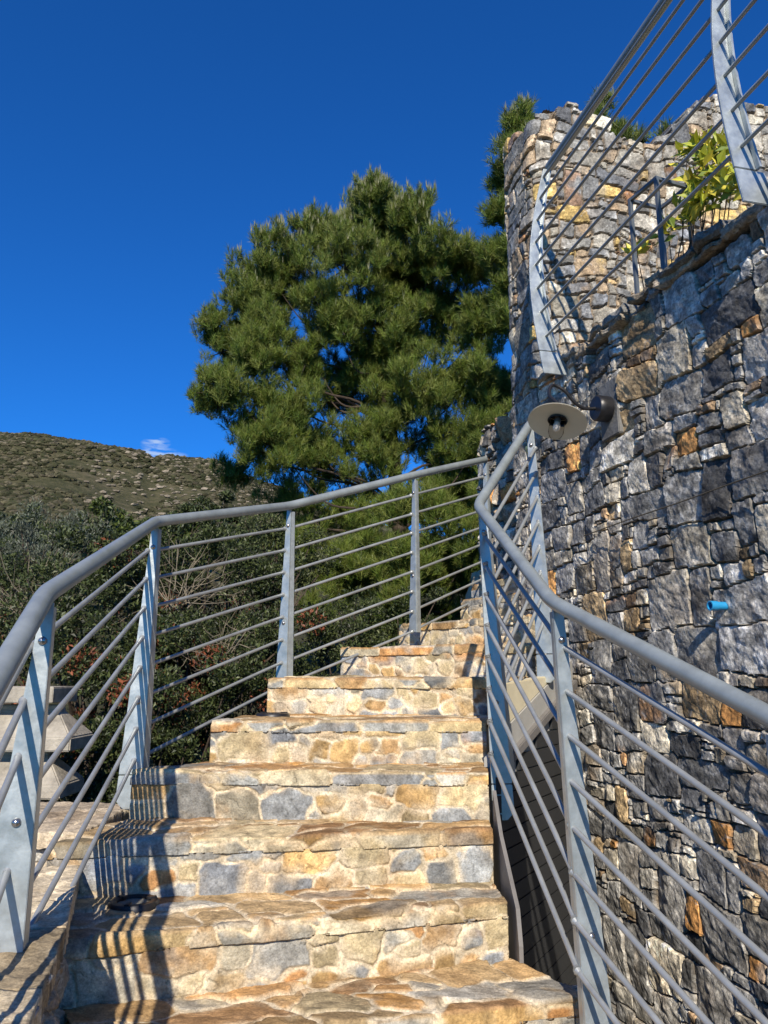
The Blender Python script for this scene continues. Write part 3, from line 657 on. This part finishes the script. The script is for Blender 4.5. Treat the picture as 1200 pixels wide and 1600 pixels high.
# ------------------------------------------------------------------ wall lamp
mc = wallpt(956, 640, .045)
lamp = thing('wall_lamp', 'black swan neck wall lamp with a round beige shade and glass jar bulb', 'lamp', mc)
MB().box(mc-WN*.052, (.16, .05, .28), math.atan2(WD.y, WD.x)).build('stone_backplate', M_SLATE, lamp, bevel=.004)
MB().lathe(mc+WN*.006, WN, [(.0001, -.03), (.062, -.03), (.063, .004), (.063, .028), (.057, .037), (.0001, .039)]).build('mount', M_BLACK, lamp, smooth=True)
sc = aty(871, 658, 3.27)
ax = Vector((.24, .33, 1)).normalized()
top = sc+ax*.05
arm = [mc+WN*.03, mc+WN*.10+Vector((0, 0, -.006)), mc+WN*.15+Vector((0, 0, .02)), mc+WN*.20+Vector((0, 0, .075)), mc+WN*.26+Vector((0, 0, .095)), (mc+WN*.32+top)/2+Vector((0, 0, .06)), top+ax*.04, top]
def catmull(P, n=8):
    P = [P[0]]+P+[P[-1]]; o = []
    for i in range(1, len(P)-2):
        for k in range(n):
            t = k/n; a, b, c, d = P[i-1:i+3]
            o.append(.5*((2*b)+(c-a)*t+(2*a-5*b+4*c-d)*t*t+(3*b-a-3*c+d)*t**3))
    return o+[P[-2]]
MB().tube(catmull([Vector(p) for p in arm]), .0085, 14).build('arm', M_BLACK, lamp, smooth=True)
MB().lathe(sc, ax, [(.040, .008), (.085, .003), (.128, -.006), (.131, -.004), (.128, -.002), (.085, .009), (.045, .02), (.036, .03)], 64).build('lamp_shade', M_SHADE, lamp, smooth=True)
MB().lathe(sc, ax, [(.0001, .055), (.03, .053), (.041, .03), (.0405, .007), (.044, .001), (.041, -.003), (.037, .002), (.037, .03), (.0001, .032)], 40).build('socket_cup', M_BLACK, lamp, smooth=True)
MB().lathe(sc, ax, [(.033, .02), (.034, -.02), (.034, -.065), (.028, -.082), (.012, -.09), (.0001, -.091)], 32).build('glass_jar', M_GLASS, lamp, smooth=True)
MB().lathe(sc, ax, [(.012, .03), (.013, .0), (.012, -.012), (.0001, -.012)], 20).build('bulb_socket', M_EDGE, lamp, smooth=True)
MB().lathe(sc, ax, [(.010, -.008), (.014, -.024), (.0165, -.036), (.013, -.052), (.0001, -.06)], 24).build('bulb', plain('bulb_glass', (.75, .66, .55), .15, spec=.8), lamp, smooth=True)
# ------------------------------------------------------------------ blue pipe stub, thin dark line
p0 = wallpt(1133, 947, -.02); p1 = p0+WN*.10+Vector((0, 0, .0))
pm = MB(); pd = (p1-p0).normalized(); pm.lathe(p0, pd, [(.0001, 0), (.0155, 0), (.0155, .055), (.018, .057), (.018, .085), (.0135, .085), (.0135, .02), (.0001, .02)], 28)
tag(pm.build('pipe_stub', M_BLUE, None, smooth=True), 'short bright blue plastic pipe stub sticking out of the dark stone wall', 'pipe')
cb = [wallpt(925, 838, .045), wallpt(1000, 812, .05), wallpt(1080, 785, .045), wallpt(1150, 760, .045), wallpt(1230, 733, .05)]  # thin dark tube, slightly slack, drawn as a line across the wall face
tag(MB().tube(catmull(cb), .0028, 8).build('dark_line', M_DARK_LINE, None, smooth=True), 'thin dark line running slackly across the face of the stone wall', 'dark_line')
# ------------------------------------------------------------------ metal frame on terrace
fb = Vector((wx(3.22)+.12, 3.22, ZT)); fr = thing('metal_frame', 'small open cube frame of grey square tube on the terrace edge behind the railing', 'frame', fb)
ua = Vector((.93, .37, 0)).normalized(); ub = Vector((-.37, .93, 0)).normalized(); sz = .185; ht = aty(1022, 276, 3.22).z-ZT; rz = math.atan2(ua.y, ua.x)
for i in (0, 1):
    for j in (0, 1): MB().box(fb+ua*sz*i+ub*sz*j+Vector((0, 0, ht/2)), (.018, .018, ht), rz).build('leg', M_FRAME, fr, bevel=.001)
for zz in (ht-.009,):
    for i in (0, 1):
        MB().box(fb+ua*sz/2+ub*sz*i+Vector((0, 0, zz)), (sz-.019, .016, .016), rz).build('top_bar', M_FRAME, fr)
        MB().box(fb+ub*sz/2+ua*sz*i+Vector((0, 0, zz)), (.016, sz-.019, .016), rz).build('top_bar', M_FRAME, fr)
# ------------------------------------------------------------------ step lights
def step_light(c, label):
    t = thing('step_light', label, 'light fitting', c, 'recessed round lights in the treads')
    MB().lathe(c, (0, 0, 1), [(.050, -.01), (.050, .010), (.056, .014), (.070, .012), (.076, .004), (.076, -.01)], 40).build('ring', M_BLACK, t, smooth=True)
    MB().lathe(c, (0, 0, 1), [(.0001, .004), (.05, .004)], 40).build('lens', plain('light_lens', (.25, .24, .2), .15, spec=.6), t, smooth=True)
    m = MB()
    for k in range(3):
        a = k*2*math.pi/3+.5; m.box(Vector(c)+Vector((.053*math.cos(a), .053*math.sin(a), .013)), (.03, .014, .008), a)
    m.build('clip', M_BLACK, t, bevel=.001)
c = atz(209, 1413, -4*H0+.004); step_light((c.x, c.y, -4*H0+.004), 'round black recessed light in the shadow-striped lower left tread')
c = atz(428, 1117, -H0+.004); step_light((-.50, 3.58, -H0+.004), 'round black recessed light at the left end of the fifth tread, seen edge-on')
# ------------------------------------------------------------------ concrete blocks
def conc_block(zb, h, label, dx=0.0, cap=False):
    xr = -1.50+dx; xl = xr-1.3; y0 = 3.75; y1 = 4.05; ins = .11; lip = h*.30
    V = []
    for z, k in (((0, 0), (lip, 0), (h*.86, 1), (h, 1)) if not cap else ((0, 0), (.01, 0), (.07, 0), (.075, .03))):
        i_ = ins*k*1.0; V += [(xl+i_, y0+i_, zb+z), (xr-i_, y0+i_, zb+z), (xr-i_, y1-i_, zb+z), (xl+i_, y1-i_, zb+z)]
    Fs = [(3, 2, 1, 0), (12, 13, 14, 15)]
    for r_ in range(3): Fs += [(r_*4+k, r_*4+(k+1) % 4, r_*4+4+(k+1) % 4, r_*4+4+k) for k in range(4)]
    o = MB().add(V, Fs).build('concrete_block', M_CONC, None, bevel=.006); tag(o, label, 'concrete block', 'stacked flared concrete blocks beyond the left railing')
hb = .212
for j, (lb, dx) in enumerate((('lowest flared concrete block of the stack, resting behind the pale slab', -.02), ('second flared concrete block from the bottom of the stack', .0), ('second flared concrete block from the top of the stack', .03), ('flat concrete slab capping the stack beyond the front rail post', -.07))):
    conc_block(-.76+hb*j+(.01 if j == 3 else 0), hb-.002, lb, dx, j == 3)
# ------------------------------------------------------------------ terrain
def ridge_el(az):
    """tan elevation of the skyline by tan azimuth"""
    return np.interp(az, [-3, -1.2, -.75, -.52, -.47, -.43, -.40, -.36, -.33, -.312, -.29, -.22, -.12, 0, .3, 1, 3], [.25, .30, .335, .323, .320, .312, .305, .291, .283, .273, .279, .280, .24, .2, .16, .1, .08])
def terr(x, y):
    r = np.hypot(x, y); az = np.where(y > 1, x/np.maximum(y, 1), np.sign(x)*3)
    near = -2.62+1.35*smooth(3.4, 4.8, y)+smooth(4.8, 12, y)*1.3
    e = ridge_el(az)-.014; t = np.clip((y-12)/(300-12), 0, 1.5); prof = smooth(0, 1, np.clip(t, 0, 1))*.35+np.clip(t, 0, 1)*.65
    hill = np.where(y > 12, prof*(e*300*1.0), 0)
    hill = hill+np.where(y > 300, -(y-300)*.25, 0)
    nzz = fbm(x/60, y/60, 1, 5, 5)*8*smooth(30, 150, y)*smooth(330, 240, y)
    return near+hill+nzz+fbm(x, y, .7, 77, 3)*.15*smooth(3.5, 6, y)
azs = np.tan(np.linspace(-1.45, 1.45, 520)); ys = np.concatenate([np.linspace(-8, 12, 60)[:-1], 12*np.exp(np.linspace(0, math.log(420/12), 260))])
A_, Y_ = np.meshgrid(azs, ys, indexing='ij'); X_ = A_*np.maximum(Y_, 0)+A_*6; 
Z_ = terr(X_, Y_); Z_ = np.where(Y_ < 12, terr(X_, Y_), Z_)
def terrain_mat():
    m, n, b = mat('scrub_ground'); tc = nd(n, 'ShaderNodeTexCoord')
    t1 = nd(n, 'ShaderNodeTexNoise', {0: tc.outputs['Object'], 'Scale': .12, 'Detail': 9, 'Roughness': .75}); t2 = nd(n, 'ShaderNodeTexNoise', {0: tc.outputs['Object'], 'Scale': .55, 'Detail': 8, 'Roughness': .8})
    r = nd(n, 'ShaderNodeValToRGB'); r.color_ramp.elements[0].position = .38; r.color_ramp.elements[0].color = (.030, .038, .015, 1); r.color_ramp.elements[1].position = .62; r.color_ramp.elements[1].color = (.16, .135, .08, 1)
    e = r.color_ramp.elements.new(.5); e.color = (.082, .080, .040, 1)
    ad = nd(n, 'ShaderNodeMath', {0: t1.outputs[0], 1: t2.outputs[0]}, operation='ADD'); hf = nd(n, 'ShaderNodeMath', {0: ad.outputs[0], 1: .5}, operation='MULTIPLY')
    n.links.new(hf.outputs[0], r.inputs[0]); n.links.new(r.outputs[0], b.inputs['Base Color']); b.inputs['Roughness'].default_value = .95; b.inputs['Specular IOR Level'].default_value = .1
    bp = nd(n, 'ShaderNodeBump', {'Height': t2.outputs[0], 'Distance': 1.2, 'Strength': .8}); n.links.new(bp.outputs[0], b.inputs['Normal']); return m
M_TER = terrain_mat()
V = np.stack([X_, Y_, Z_], -1).reshape(-1, 3); ii = np.arange(len(azs)*len(ys)).reshape(len(azs), len(ys))
Q = np.stack([ii[:-1, :-1], ii[1:, :-1], ii[1:, 1:], ii[:-1, 1:]], -1).reshape(-1, 4)
tag(obj('hillside', np_mesh('hillside', V, Q, M_TER)), kind='structure')
# ------------------------------------------------------------------ foliage builders
def leaves_mesh(name, C, D, Up, ln, wd, col, mtl, fold=.25):
    """diamond leaves with a fold: C centres, D direction, Up normal"""
    n = len(C); S_ = np.cross(D, Up); S_ /= np.maximum(np.linalg.norm(S_, axis=1, keepdims=True), 1e-6); Nn = np.cross(S_, D)
    ln = np.asarray(ln).reshape(-1, 1); wd = np.asarray(wd).reshape(-1, 1)
    a = C-D*ln*.5; b = C+D*ln*.5; l = C+S_*wd*.5+Nn*wd*fold-D*ln*.05; r = C-S_*wd*.5+Nn*wd*fold-D*ln*.05
    V = np.stack([a, l, b, r], 1).reshape(-1, 3); i = np.arange(n)*4; T = np.concatenate([np.stack([i, i+2, i+1], 1), np.stack([i, i+3, i+2], 1)])
    return np_mesh(name, V, None, mtl, np.repeat(col, 4, 0), False, tri=T)
def rdir(n, r): v = r.normal(size=(n, 3)); return v/np.linalg.norm(v, axis=1, keepdims=True)
def shrub(name, label, c, rad, n, leaf, pal, wts, seed, cat='shrub', group=None, red=None, upb=.35, stem=True, asp=.5):
    r = np.random.default_rng(seed); rad = np.array(rad); nc = max(14, n//260)
    # clusters on and in a lumpy ellipsoid
    d = rdir(nc*2, r); d = d[d[:, 2] > -.65][:nc]; nc = len(d); cc = d*rad*r.uniform(.45, 1.0, (nc, 1))**.6*(1+.18*np.sin(d[:, :1]*5+seed)+.15*np.cos(d[:, 2:]*7+seed)); cr = r.uniform(.16, .34, nc)*rad.mean()
    k = r.integers(0, nc, n); v = rdir(n, r)*np.sqrt(r.uniform(.2, 1, (n, 1))); P = cc[k]+v*cr[k][:, None]*np.array((1, 1, .8)); 
    D = v*.8+rdir(n, r)*.8+np.array((0, 0, upb)); D /= np.linalg.norm(D, axis=1, keepdims=True); Up = rdir(n, r)*.9+np.array((0, -.2, 1.0))
    p = np.array(pal, float); w = np.array(wts, float)/sum(wts); col = p[r.choice(len(p), n, p=w)]*r.uniform(.65, 1.35, (n, 1))
    if red is not None:
        m_ = (r.random(nc) < red[0])[k] & (r.random(n) < .6); col[m_] = np.array(red[1])*r.uniform(.6, 1.4, (m_.sum(), 1))
    L_ = r.uniform(.7, 1.3, n)*leaf
    t = thing(name, label, cat, (c[0], c[1], c[2]-rad[2]), group)
    obj('foliage', leaves_mesh('foliage', P+np.array(c), D, Up, L_, L_*asp, col, M_LEAF), t)
    m = MB(); base = Vector((c[0], c[1], c[2]-rad[2]*1.05-.3))
    for q in range(min(nc, 22)):
        e_ = Vector(cc[q])+Vector(c); mid = base.lerp(e_, .5)+Vector(r.normal(size=3)*.08*rad.mean()); m.tube([base+Vector(r.normal(size=3)*.04), mid, e_], [.012*rad.mean()*2, .008*rad.mean()*2, .004], 6)
    m.build('stems', M_BARK, t, smooth=True)
    return t
DG = [(.030, .045, .014), (.050, .070, .020), (.075, .095, .028), (.10, .12, .045), (.022, .030, .012)]
def sh(u, v, y, R, n, leaf, label, seed, **k):
    p = aty(u, v, y); return shrub('shrub', label, (p.x, p.y, p.z), R, n, leaf, k.pop('pal', DG), k.pop('w', [3, 4, 3, 1.5, 3]), seed, group='shrubs beyond the left railing', **k)
RED = (.30, (.23, .075, .035))
sh(150, 985, 5.6, (.72, .62, .62), 17000, .036, 'dark leathery shrub rising between the first and second left rail posts', 1, red=(.12, RED[1]))
sh(330, 940, 6.1, (.75, .6, .56), 17000, .034, 'dark shrub under the handrail between the second and third left posts, topped by twigs', 2, red=(.1, RED[1]))
sh(300, 1075, 5.2, (.58, .5, .5), 15000, .032, 'shrub with russet dying leaves low between the second and third left rail posts', 3, red=RED)
sh(160, 1140, 4.9, (.50, .42, .52), 13000, .032, 'low shrub with russet patches beside the stack of concrete blocks', 4, red=(.28, RED[1]))
sh(30, 960, 6.4, (.75, .6, .62), 15000, .034, 'dark shrub at the far left edge behind the sloping front handrail', 5)
sh(395, 1100, 5.5, (.45, .4, .55), 10000, .030, 'shaded dark shrub at the foot of the third left rail post', 6, red=(.12, RED[1]))
sh(215, 1225, 4.6, (.5, .4, .35), 9000, .030, 'lowest shaded shrub behind the foot of the second left rail post', 8)
sh(430, 875, 7.6, (.55, .5, .42), 10000, .036, 'light green shrub left of the pine foot behind the third post', 9, pal=[(.07, .09, .03), (.10, .12, .04), (.04, .055, .02)], w=[1, 1, 1])
sh(505, 1050, 6.4, (.75, .5, .5), 12000, .034, 'black-shaded shrub in the gap under the pine behind the third and fourth posts', 12)
sh(600, 1010, 7.0, (.8, .5, .45), 9000, .034, 'shaded shrub under the pine behind the fourth left rail post', 13)
def twig_bush(u, v, y, R_, n, seed, label):
    r = np.random.default_rng(seed); c = aty(u, v, y); base = Vector((c.x, c.y, c.z-R_*1.1)); t = thing('dry_shrub', label, 'shrub', base, 'dry twiggy shrubs beyond the railing'); m = MB()
    for _ in range(n):
        d = Vector(r.normal(size=3)); d.z = abs(d.z)*1.3+.3; d.normalize(); L0 = R_*r.uniform(.8, 2.0); p = base+Vector(r.normal(size=3)*.05); pts = [p]
        for k in range(4): d = (d+Vector(r.normal(size=3))*.28).normalized(); p = p+d*L0/4; pts.append(p)
        m.tube(pts, [.0042, .0035, .0028, .002, .001], 4, False)
        for q in (2, 3):
            d2 = (d+Vector(r.normal(size=3))*.7).normalized(); m.tube([pts[q], pts[q]+d2*L0*.2, pts[q]+d2*L0*.34+Vector((0, 0, .02))], [.0022, .0016, .0008], 4, False)
    m.build('twigs', M_TWIG, t)
M_TWIG = plain('dry_twig', (.20, .17, .12), .9)
twig_bush(285, 880, 5.35, .28, 30, 61, 'sparse dry twiggy shrub between the second and third left posts, under the handrail')
twig_bush(345, 985, 5.1, .22, 30, 62, 'small bare grey twiggy shrub left of the third left rail post')
twig_bush(75, 905, 5.6, .28, 35, 63, 'sparse bare twigs standing above the front left post')
OL = [(.11, .13, .085), (.16, .18, .13), (.07, .085, .05), (.22, .23, .18)]
p = aty(60, 862, 9.5); shrub('olive_tree', 'grey-green olive tree with loose pale sprays at the left edge below the hill', (p.x, p.y, p.z), (.85, .7, .62), 11000, .05, OL, [3, 3, 3, 1], 21, 'tree', None, upb=.9, asp=.22)
p = aty(10, 800, 14); 
MG = [(.07, .10, .02), (.11, .14, .03), (.05, .07, .02)]
for j, (u, v, y, R_, lb) in enumerate(((165, 838, 26, 1.6, 'yellow-green bush below the hill slope, right of the utility pole'), (225, 838, 34, 1.6, 'round green bush on the slope above the handrail bend'), (95, 858, 20, 1.4, 'dark green bush between the olive tree and the utility pole'),
                                       (285, 838, 30, 1.5, 'dark bush at the slope foot left of the pine'), (330, 812, 40, 1.7, 'pale scrubby bush on the slope beside the pine crown'), (20, 820, 40, 1.7, 'dark bush on the slope above the olive tree'))):
    p = aty(u, v, y); shrub('bush', lb, (p.x, p.y, p.z), (R_*1.25, R_, R_*.6), 5000, .11+.003*y, MG if j in (0, 1) else DG, [1, 1, 1] if j in (0, 1) else [3, 4, 3, 1.5, 3], 40+j, 'bush', 'bushes at the foot of the hill')
# scrub on the hill
def scatter_scrub():
    r = np.random.default_rng(5); n = 22000; yy = 25+275*r.random(n)**.75; az_ = -.66+.56*r.random(n); xx = az_*yy; keep = fbm(xx/25, yy/25, 1, 9, 3) > -.28; xx = xx[keep]; yy = yy[keep]; n = len(xx)
    zz = terr(xx, yy); import bmesh; bm = bmesh.new(); bmesh.ops.create_icosphere(bm, subdivisions=1, radius=1); tv = np.array([v.co[:] for v in bm.verts]); tf = np.array([[v.index for v in f.verts] for f in bm.faces]); bm.free()
    s = r.uniform(.15, .6, n)*(.6+yy/260); V = []; 
    jit = 1+r.normal(size=(n, len(tv)))*.17; V = tv[None]*jit[..., None]*s[:, None, None]*np.array((1.15, 1.0, .72)); V = V+np.stack([xx, yy, zz+s*.25], -1)[:, None]
    pal = np.array([(.040, .041, .020), (.056, .054, .029), (.080, .073, .042), (.040, .044, .021), (.098, .086, .055)]); col = pal[r.integers(0, 5, n)]*r.uniform(.7, 1.3, (n, 1))
    colv = col[:, None]*(1+r.normal(size=(n, len(tv)))*.2)[..., None]
    T = (tf[None]+(np.arange(n)*len(tv))[:, None, None]).reshape(-1, 3)
    tag(obj('scrub', np_mesh('scrub', V.reshape(-1, 3), None, M_SCRUB, np.clip(colv, .005, 1).reshape(-1, 3), False, tri=T)), 'low dark olive scrub covering the distant hillside', 'scrub', kind='stuff')
    n = 2600; yy = 60+238*r.random(n); az_ = -.60+.45*r.random(n); xx = az_*yy; cl_ = fbm(xx/40, yy/40, 1, 19, 3)+.5*((az_ > -.4)&(yy > 100)) > .22; xx = xx[cl_]; yy = yy[cl_]; n = len(xx); zz = terr(xx, yy)
    bm = bmesh.new(); bmesh.ops.create_icosphere(bm, subdivisions=1, radius=1); tv = np.array([v.co[:] for v in bm.verts]); tf = np.array([[v.index for v in f.verts] for f in bm.faces]); bm.free()
    s = r.uniform(.15, .6, n)*(.4+yy/300); jit = 1+r.normal(size=(n, len(tv)))*.2; V = tv[None]*jit[..., None]*s[:, None, None]*np.array((1.5, 1, .7))+np.stack([xx, yy, zz+s*.5], -1)[:, None]
    col = np.array((.25, .215, .16))*r.uniform(.6, 1.1, (n, 1)); T = (tf[None]+(np.arange(n)*len(tv))[:, None, None]).reshape(-1, 3)
    tag(obj('rocks', np_mesh('rocks', V.reshape(-1, 3), None, M_SCRUB, np.repeat(col, len(tv), 0), False, tri=T)), 'pale rocks scattered over the distant hillside', 'rocks', kind='stuff')
M_SCRUB = vcol_mat('scrub', .95, ((3, 6, 1),), .2, (2, .35), .1, (12, .3))
scatter_scrub()
# pale rock outcrop on the skyline
for j, (u, v, w_) in enumerate(((192, 721, 1.6), (212, 731, 2.2))):
    p = aty(u, v, 285); m = MB(); lst = ([], [], [])
    rough_slab(lst, (p.x, p.y, terr(np.array(p.x), np.array(285.)).item()+.7), (w_*2.2, 3, 2.2), .3, 50+j); cc_ = np.full((len(lst[0][0]), 3), (.5, .45, .36))
    tag(obj('rock_outcrop', np_mesh('rock_outcrop', lst[0][0], lst[1][0], M_SCRUB, cc_, False)), ('upper' if j == 0 else 'lower')+' bare pale rock on the hill skyline below the small cloud', 'rock', 'bare rocks on the skyline')
p = aty(116, 850, 90); pg = terr(np.array(p.x), np.array(90.)).item(); pt = aty(118, 806, 90)
tag(MB().tube([(p.x, p.y, min(pg, p.z)-1), (pt.x, pt.y, pt.z)], [.16, .12], 8).build('utility_pole', M_CONC), 'thin pale utility pole standing on the hillside above the left handrail', 'pole')
# ------------------------------------------------------------------ pines
def pine(name, label, trunk, lobes, y0, seed, nt_per, dj, scale=1.0, pal=None):
    r = np.random.default_rng(seed); t = thing(name, label, 'tree', trunk[0])
    C = []; Rr = []
    for (u, v, rp) in lobes:
        jj = r.uniform(-dj, dj); q = aty(u, v, y0+jj*.6-max(0, 0)); sc_ = math.hypot(q.y, q.z)/F; C.append((q.x, q.y, q.z)); Rr.append(rp*sc_*1.0)
    C = np.array(C); Rr = np.array(Rr); wts = Rr**2/np.sum(Rr**2); n = nt_per
    # sub-clumps in every lobe, tufts on the sub-clumps
    m = 44; sub = []; 
    for c, R0 in zip(C, Rr):
        d = rdir(m, r); d[:, 2] = d[:, 2]*.9+.05; sub.append(np.c_[c+d*R0*r.uniform(.3, 1.0, (m, 1)), np.full(m, R0*r.uniform(.17, .30))])
    sub = np.concatenate(sub); w2 = sub[:, 3]**2; w2 /= w2.sum(); k = r.choice(len(sub), n, p=w2)
    d = rdir(n, r); d[:, 2] = d[:, 2]*.8+.15; P = sub[k, :3]+d*sub[k, 3:4]*r.uniform(.55, 1.1, (n, 1))
    lc = C[np.argmin(((P[:, None]-C[None])**2).sum(-1)-Rr[None]**2, 1)] if n < 2 else sub[k, :3]
    D = (P-lc); D /= np.maximum(np.linalg.norm(D, axis=1, keepdims=True), 1e-6); D = D*.55+np.array((0, 0, .95))+r.normal(size=(n, 3))*.25; D /= np.linalg.norm(D, axis=1, keepdims=True)
    nn = 24; base = np.repeat(P, nn, 0); ax_ = np.repeat(D, nn, 0); tt = r.random((n*nn, 1)); L_ = .11*scale
    nd_ = ax_*r.uniform(.5, 1.1, (n*nn, 1))+rdir(n*nn, r)*.62; nd_ /= np.linalg.norm(nd_, axis=1, keepdims=True)
    b0 = base+ax_*(tt-.5)*.14*scale; ln = L_*r.uniform(.7, 1.15, (n*nn, 1)); pr = np.cross(nd_, rdir(n*nn, r)); pr /= np.linalg.norm(pr, axis=1, keepdims=True); wd = .0034*scale
    V = np.stack([b0+pr*wd, b0-pr*wd, b0+nd_*ln], 1).reshape(-1, 3)
    pal = np.array(pal or [(.115, .17, .026), (.16, .215, .034), (.085, .13, .024), (.20, .235, .055), (.145, .17, .032)]); zr = (P[:, 2]-P[:, 2].min())/np.ptp(P[:, 2])
    col = pal[r.integers(0, len(pal), n)]*r.uniform(.8, 1.25, (n, 1)); col = np.repeat(col, nn, 0)*r.uniform(.8, 1.2, (n*nn, 1)); col = np.repeat(col, 3, 0)
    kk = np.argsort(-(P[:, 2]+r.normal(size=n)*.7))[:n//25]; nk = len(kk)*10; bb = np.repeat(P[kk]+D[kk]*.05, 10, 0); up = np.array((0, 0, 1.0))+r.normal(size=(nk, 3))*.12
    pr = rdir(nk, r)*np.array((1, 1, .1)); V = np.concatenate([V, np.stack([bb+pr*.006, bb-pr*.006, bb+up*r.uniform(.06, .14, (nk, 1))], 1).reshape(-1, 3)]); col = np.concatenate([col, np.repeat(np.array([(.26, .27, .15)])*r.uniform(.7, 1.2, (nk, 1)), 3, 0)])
    T = np.arange(len(V)).reshape(-1, 3); obj('crown', np_mesh('crown', V, None, M_NEEDLE, col, False, tri=T), t)
    m = MB(); tp = [Vector(q) for q in trunk]; m.tube(catmull(tp, 6), list(np.linspace(.15, .03, (len(tp)-1)*6+1)), 12); m.build('trunk', M_BARK, t, smooth=True)
    m = MB()
    for c, R0 in zip(C, Rr):
        c = Vector(c); zz_ = max(tp[0].z+.6, min(c.z-.4-.35*abs(c.x-tp[1].x), tp[-1].z)); f = [q for q in catmull(tp, 6)]; st_ = min(f, key=lambda q: abs(q.z-zz_))
        mid = st_.lerp(c, .55)+Vector((0, 0, -.22)); c = c.lerp(st_, .12); m.tube(catmull([st_, st_.lerp(mid, .5)+Vector((0, 0, .10)), mid, mid.lerp(c, .5)+Vector((0, .05, -.06)), c], 4), list(np.linspace(.020, .004, 17)), 6)
    for q in sub[::5]:
        q3 = Vector(q[:3]); cn = Vector(C[np.argmin(((C-q[:3])**2).sum(1))]); m.tube([cn, q3], [.010, .005], 5)
    m.build('branches', M_BARK, t, smooth=True)
    return t
lob1 = [(583, 303, 24), (578, 328, 34), (560, 358, 44), (610, 352, 50), (648, 335, 34), (505, 372, 40), (450, 385, 42), (540, 420, 70), (630, 425, 70), (695, 395, 48), (742, 420, 38), (410, 430, 44), (385, 470, 40), (335, 505, 34),
        (362, 545, 44), (450, 460, 58), (520, 500, 60), (610, 530, 70), (700, 500, 60), (765, 500, 42), (345, 612, 40), (318, 632, 22), (390, 655, 50), (448, 640, 50), (560, 610, 62), (650, 620, 68), (740, 590, 58), (745, 735, 45), (750, 840, 48), (762, 900, 42), (735, 880, 45), (775, 770, 40), (770, 650, 45), (700, 760, 50), (400, 560, 40), (480, 580, 42), (420, 520, 45), (590, 560, 60), (795, 610, 42),
        (425, 700, 52), (365, 738, 30), (500, 715, 60), (590, 705, 60), (680, 700, 60), (755, 690, 50), (470, 790, 60), (560, 800, 60), (650, 800, 60), (735, 790, 50), (500, 960, 40), (560, 890, 60), (640, 900, 60), (710, 890, 50), (600, 980, 45), (690, 970, 40), (460, 860, 40), (790, 740, 40), (480, 560, 30)]
pine('pine_tree', 'large round-crowned green pine filling the centre beyond the left railing', [(.35, 9.6, -1.4), (.3, 9.5, .6), (.15, 9.4, 2.4), (-.05, 9.3, 4.6), (-.1, 9.3, 5.6)], [(a, b, c*1.10) for a, b, c in lob1], 9.0, 3, 62000, 1.1, .76)
lob2 = [(812, 205, 30), (800, 250, 28), (778, 335, 26), (790, 290, 26), (785, 395, 32), (790, 450, 32), (792, 500, 26), (940, 165, 16), (932, 195, 20), (1000, 222, 16), (1040, 212, 14), (965, 215, 18), (870, 260, 60), (900, 350, 70), (850, 440, 60), (980, 280, 50)]
pine('pine_tree', 'darker pine mostly hidden behind the pale parapet wall at upper right', [(2.5, 8.4, -1.2), (2.5, 8.3, 1.5), (2.45, 8.2, 3.5), (2.4, 8.2, 5.6)], lob2, 8.0, 9, 8000, .5)
# ------------------------------------------------------------------ yellow-green plant on the terrace
def terrace_plant():
    r = np.random.default_rng(4); t = thing('climbing_plant', 'yellow-green leafy plant growing over the terrace edge behind the upper railing', 'plant', (wx(3.0)+.2, 3.0, ZT))
    C = []; D = []; st = MB()
    for (u, v, y) in ((1050, 352, 3.25), (1072, 318, 3.2), (1092, 285, 3.15), (1110, 240, 3.1), (1125, 265, 3.05), (1140, 225, 3.1), (1085, 330, 3.1), (1100, 305, 3.05), (1120, 300, 3.0), (1150, 255, 3.0), (1135, 285, 3.0), (1105, 215, 3.2), (1080, 230, 3.25), (1150, 285, 2.95), (1000, 385, 3.45), (1125, 215, 3.15), (1095, 265, 3.2)):
        q = aty(u, v, y)+Vector((.0, .05, 0)); b = Vector((wx(q.y)+.18, q.y+.05, ZT)); st.tube([b, b.lerp(q, .5)+Vector((.03, 0, 0)), q], [.004, .003, .002], 5)
        for _ in range(20):
            d = rdir(1, r)[0]; d[2] = abs(d[2])*.7+.1; d /= np.linalg.norm(d); C.append(np.array(q)+d*.035+r.normal(size=3)*.022); D.append(d)
    C = np.array(C); D = np.array(D); n = len(C); pal = np.array([(.58, .55, .05), (.72, .62, .08), (.42, .46, .05), (.20, .28, .04)]); col = pal[r.integers(0, 4, n)]*r.uniform(.7, 1.15, (n, 1))
    obj('foliage', leaves_mesh('foliage', C, D, rdir(n, r)+np.array((0, -.8, .8)), r.uniform(.065, .105, n), r.uniform(.028, .045, n), col, M_LEAF, .15), t); st.build('stems', M_BARK, t, smooth=True)
terrace_plant()
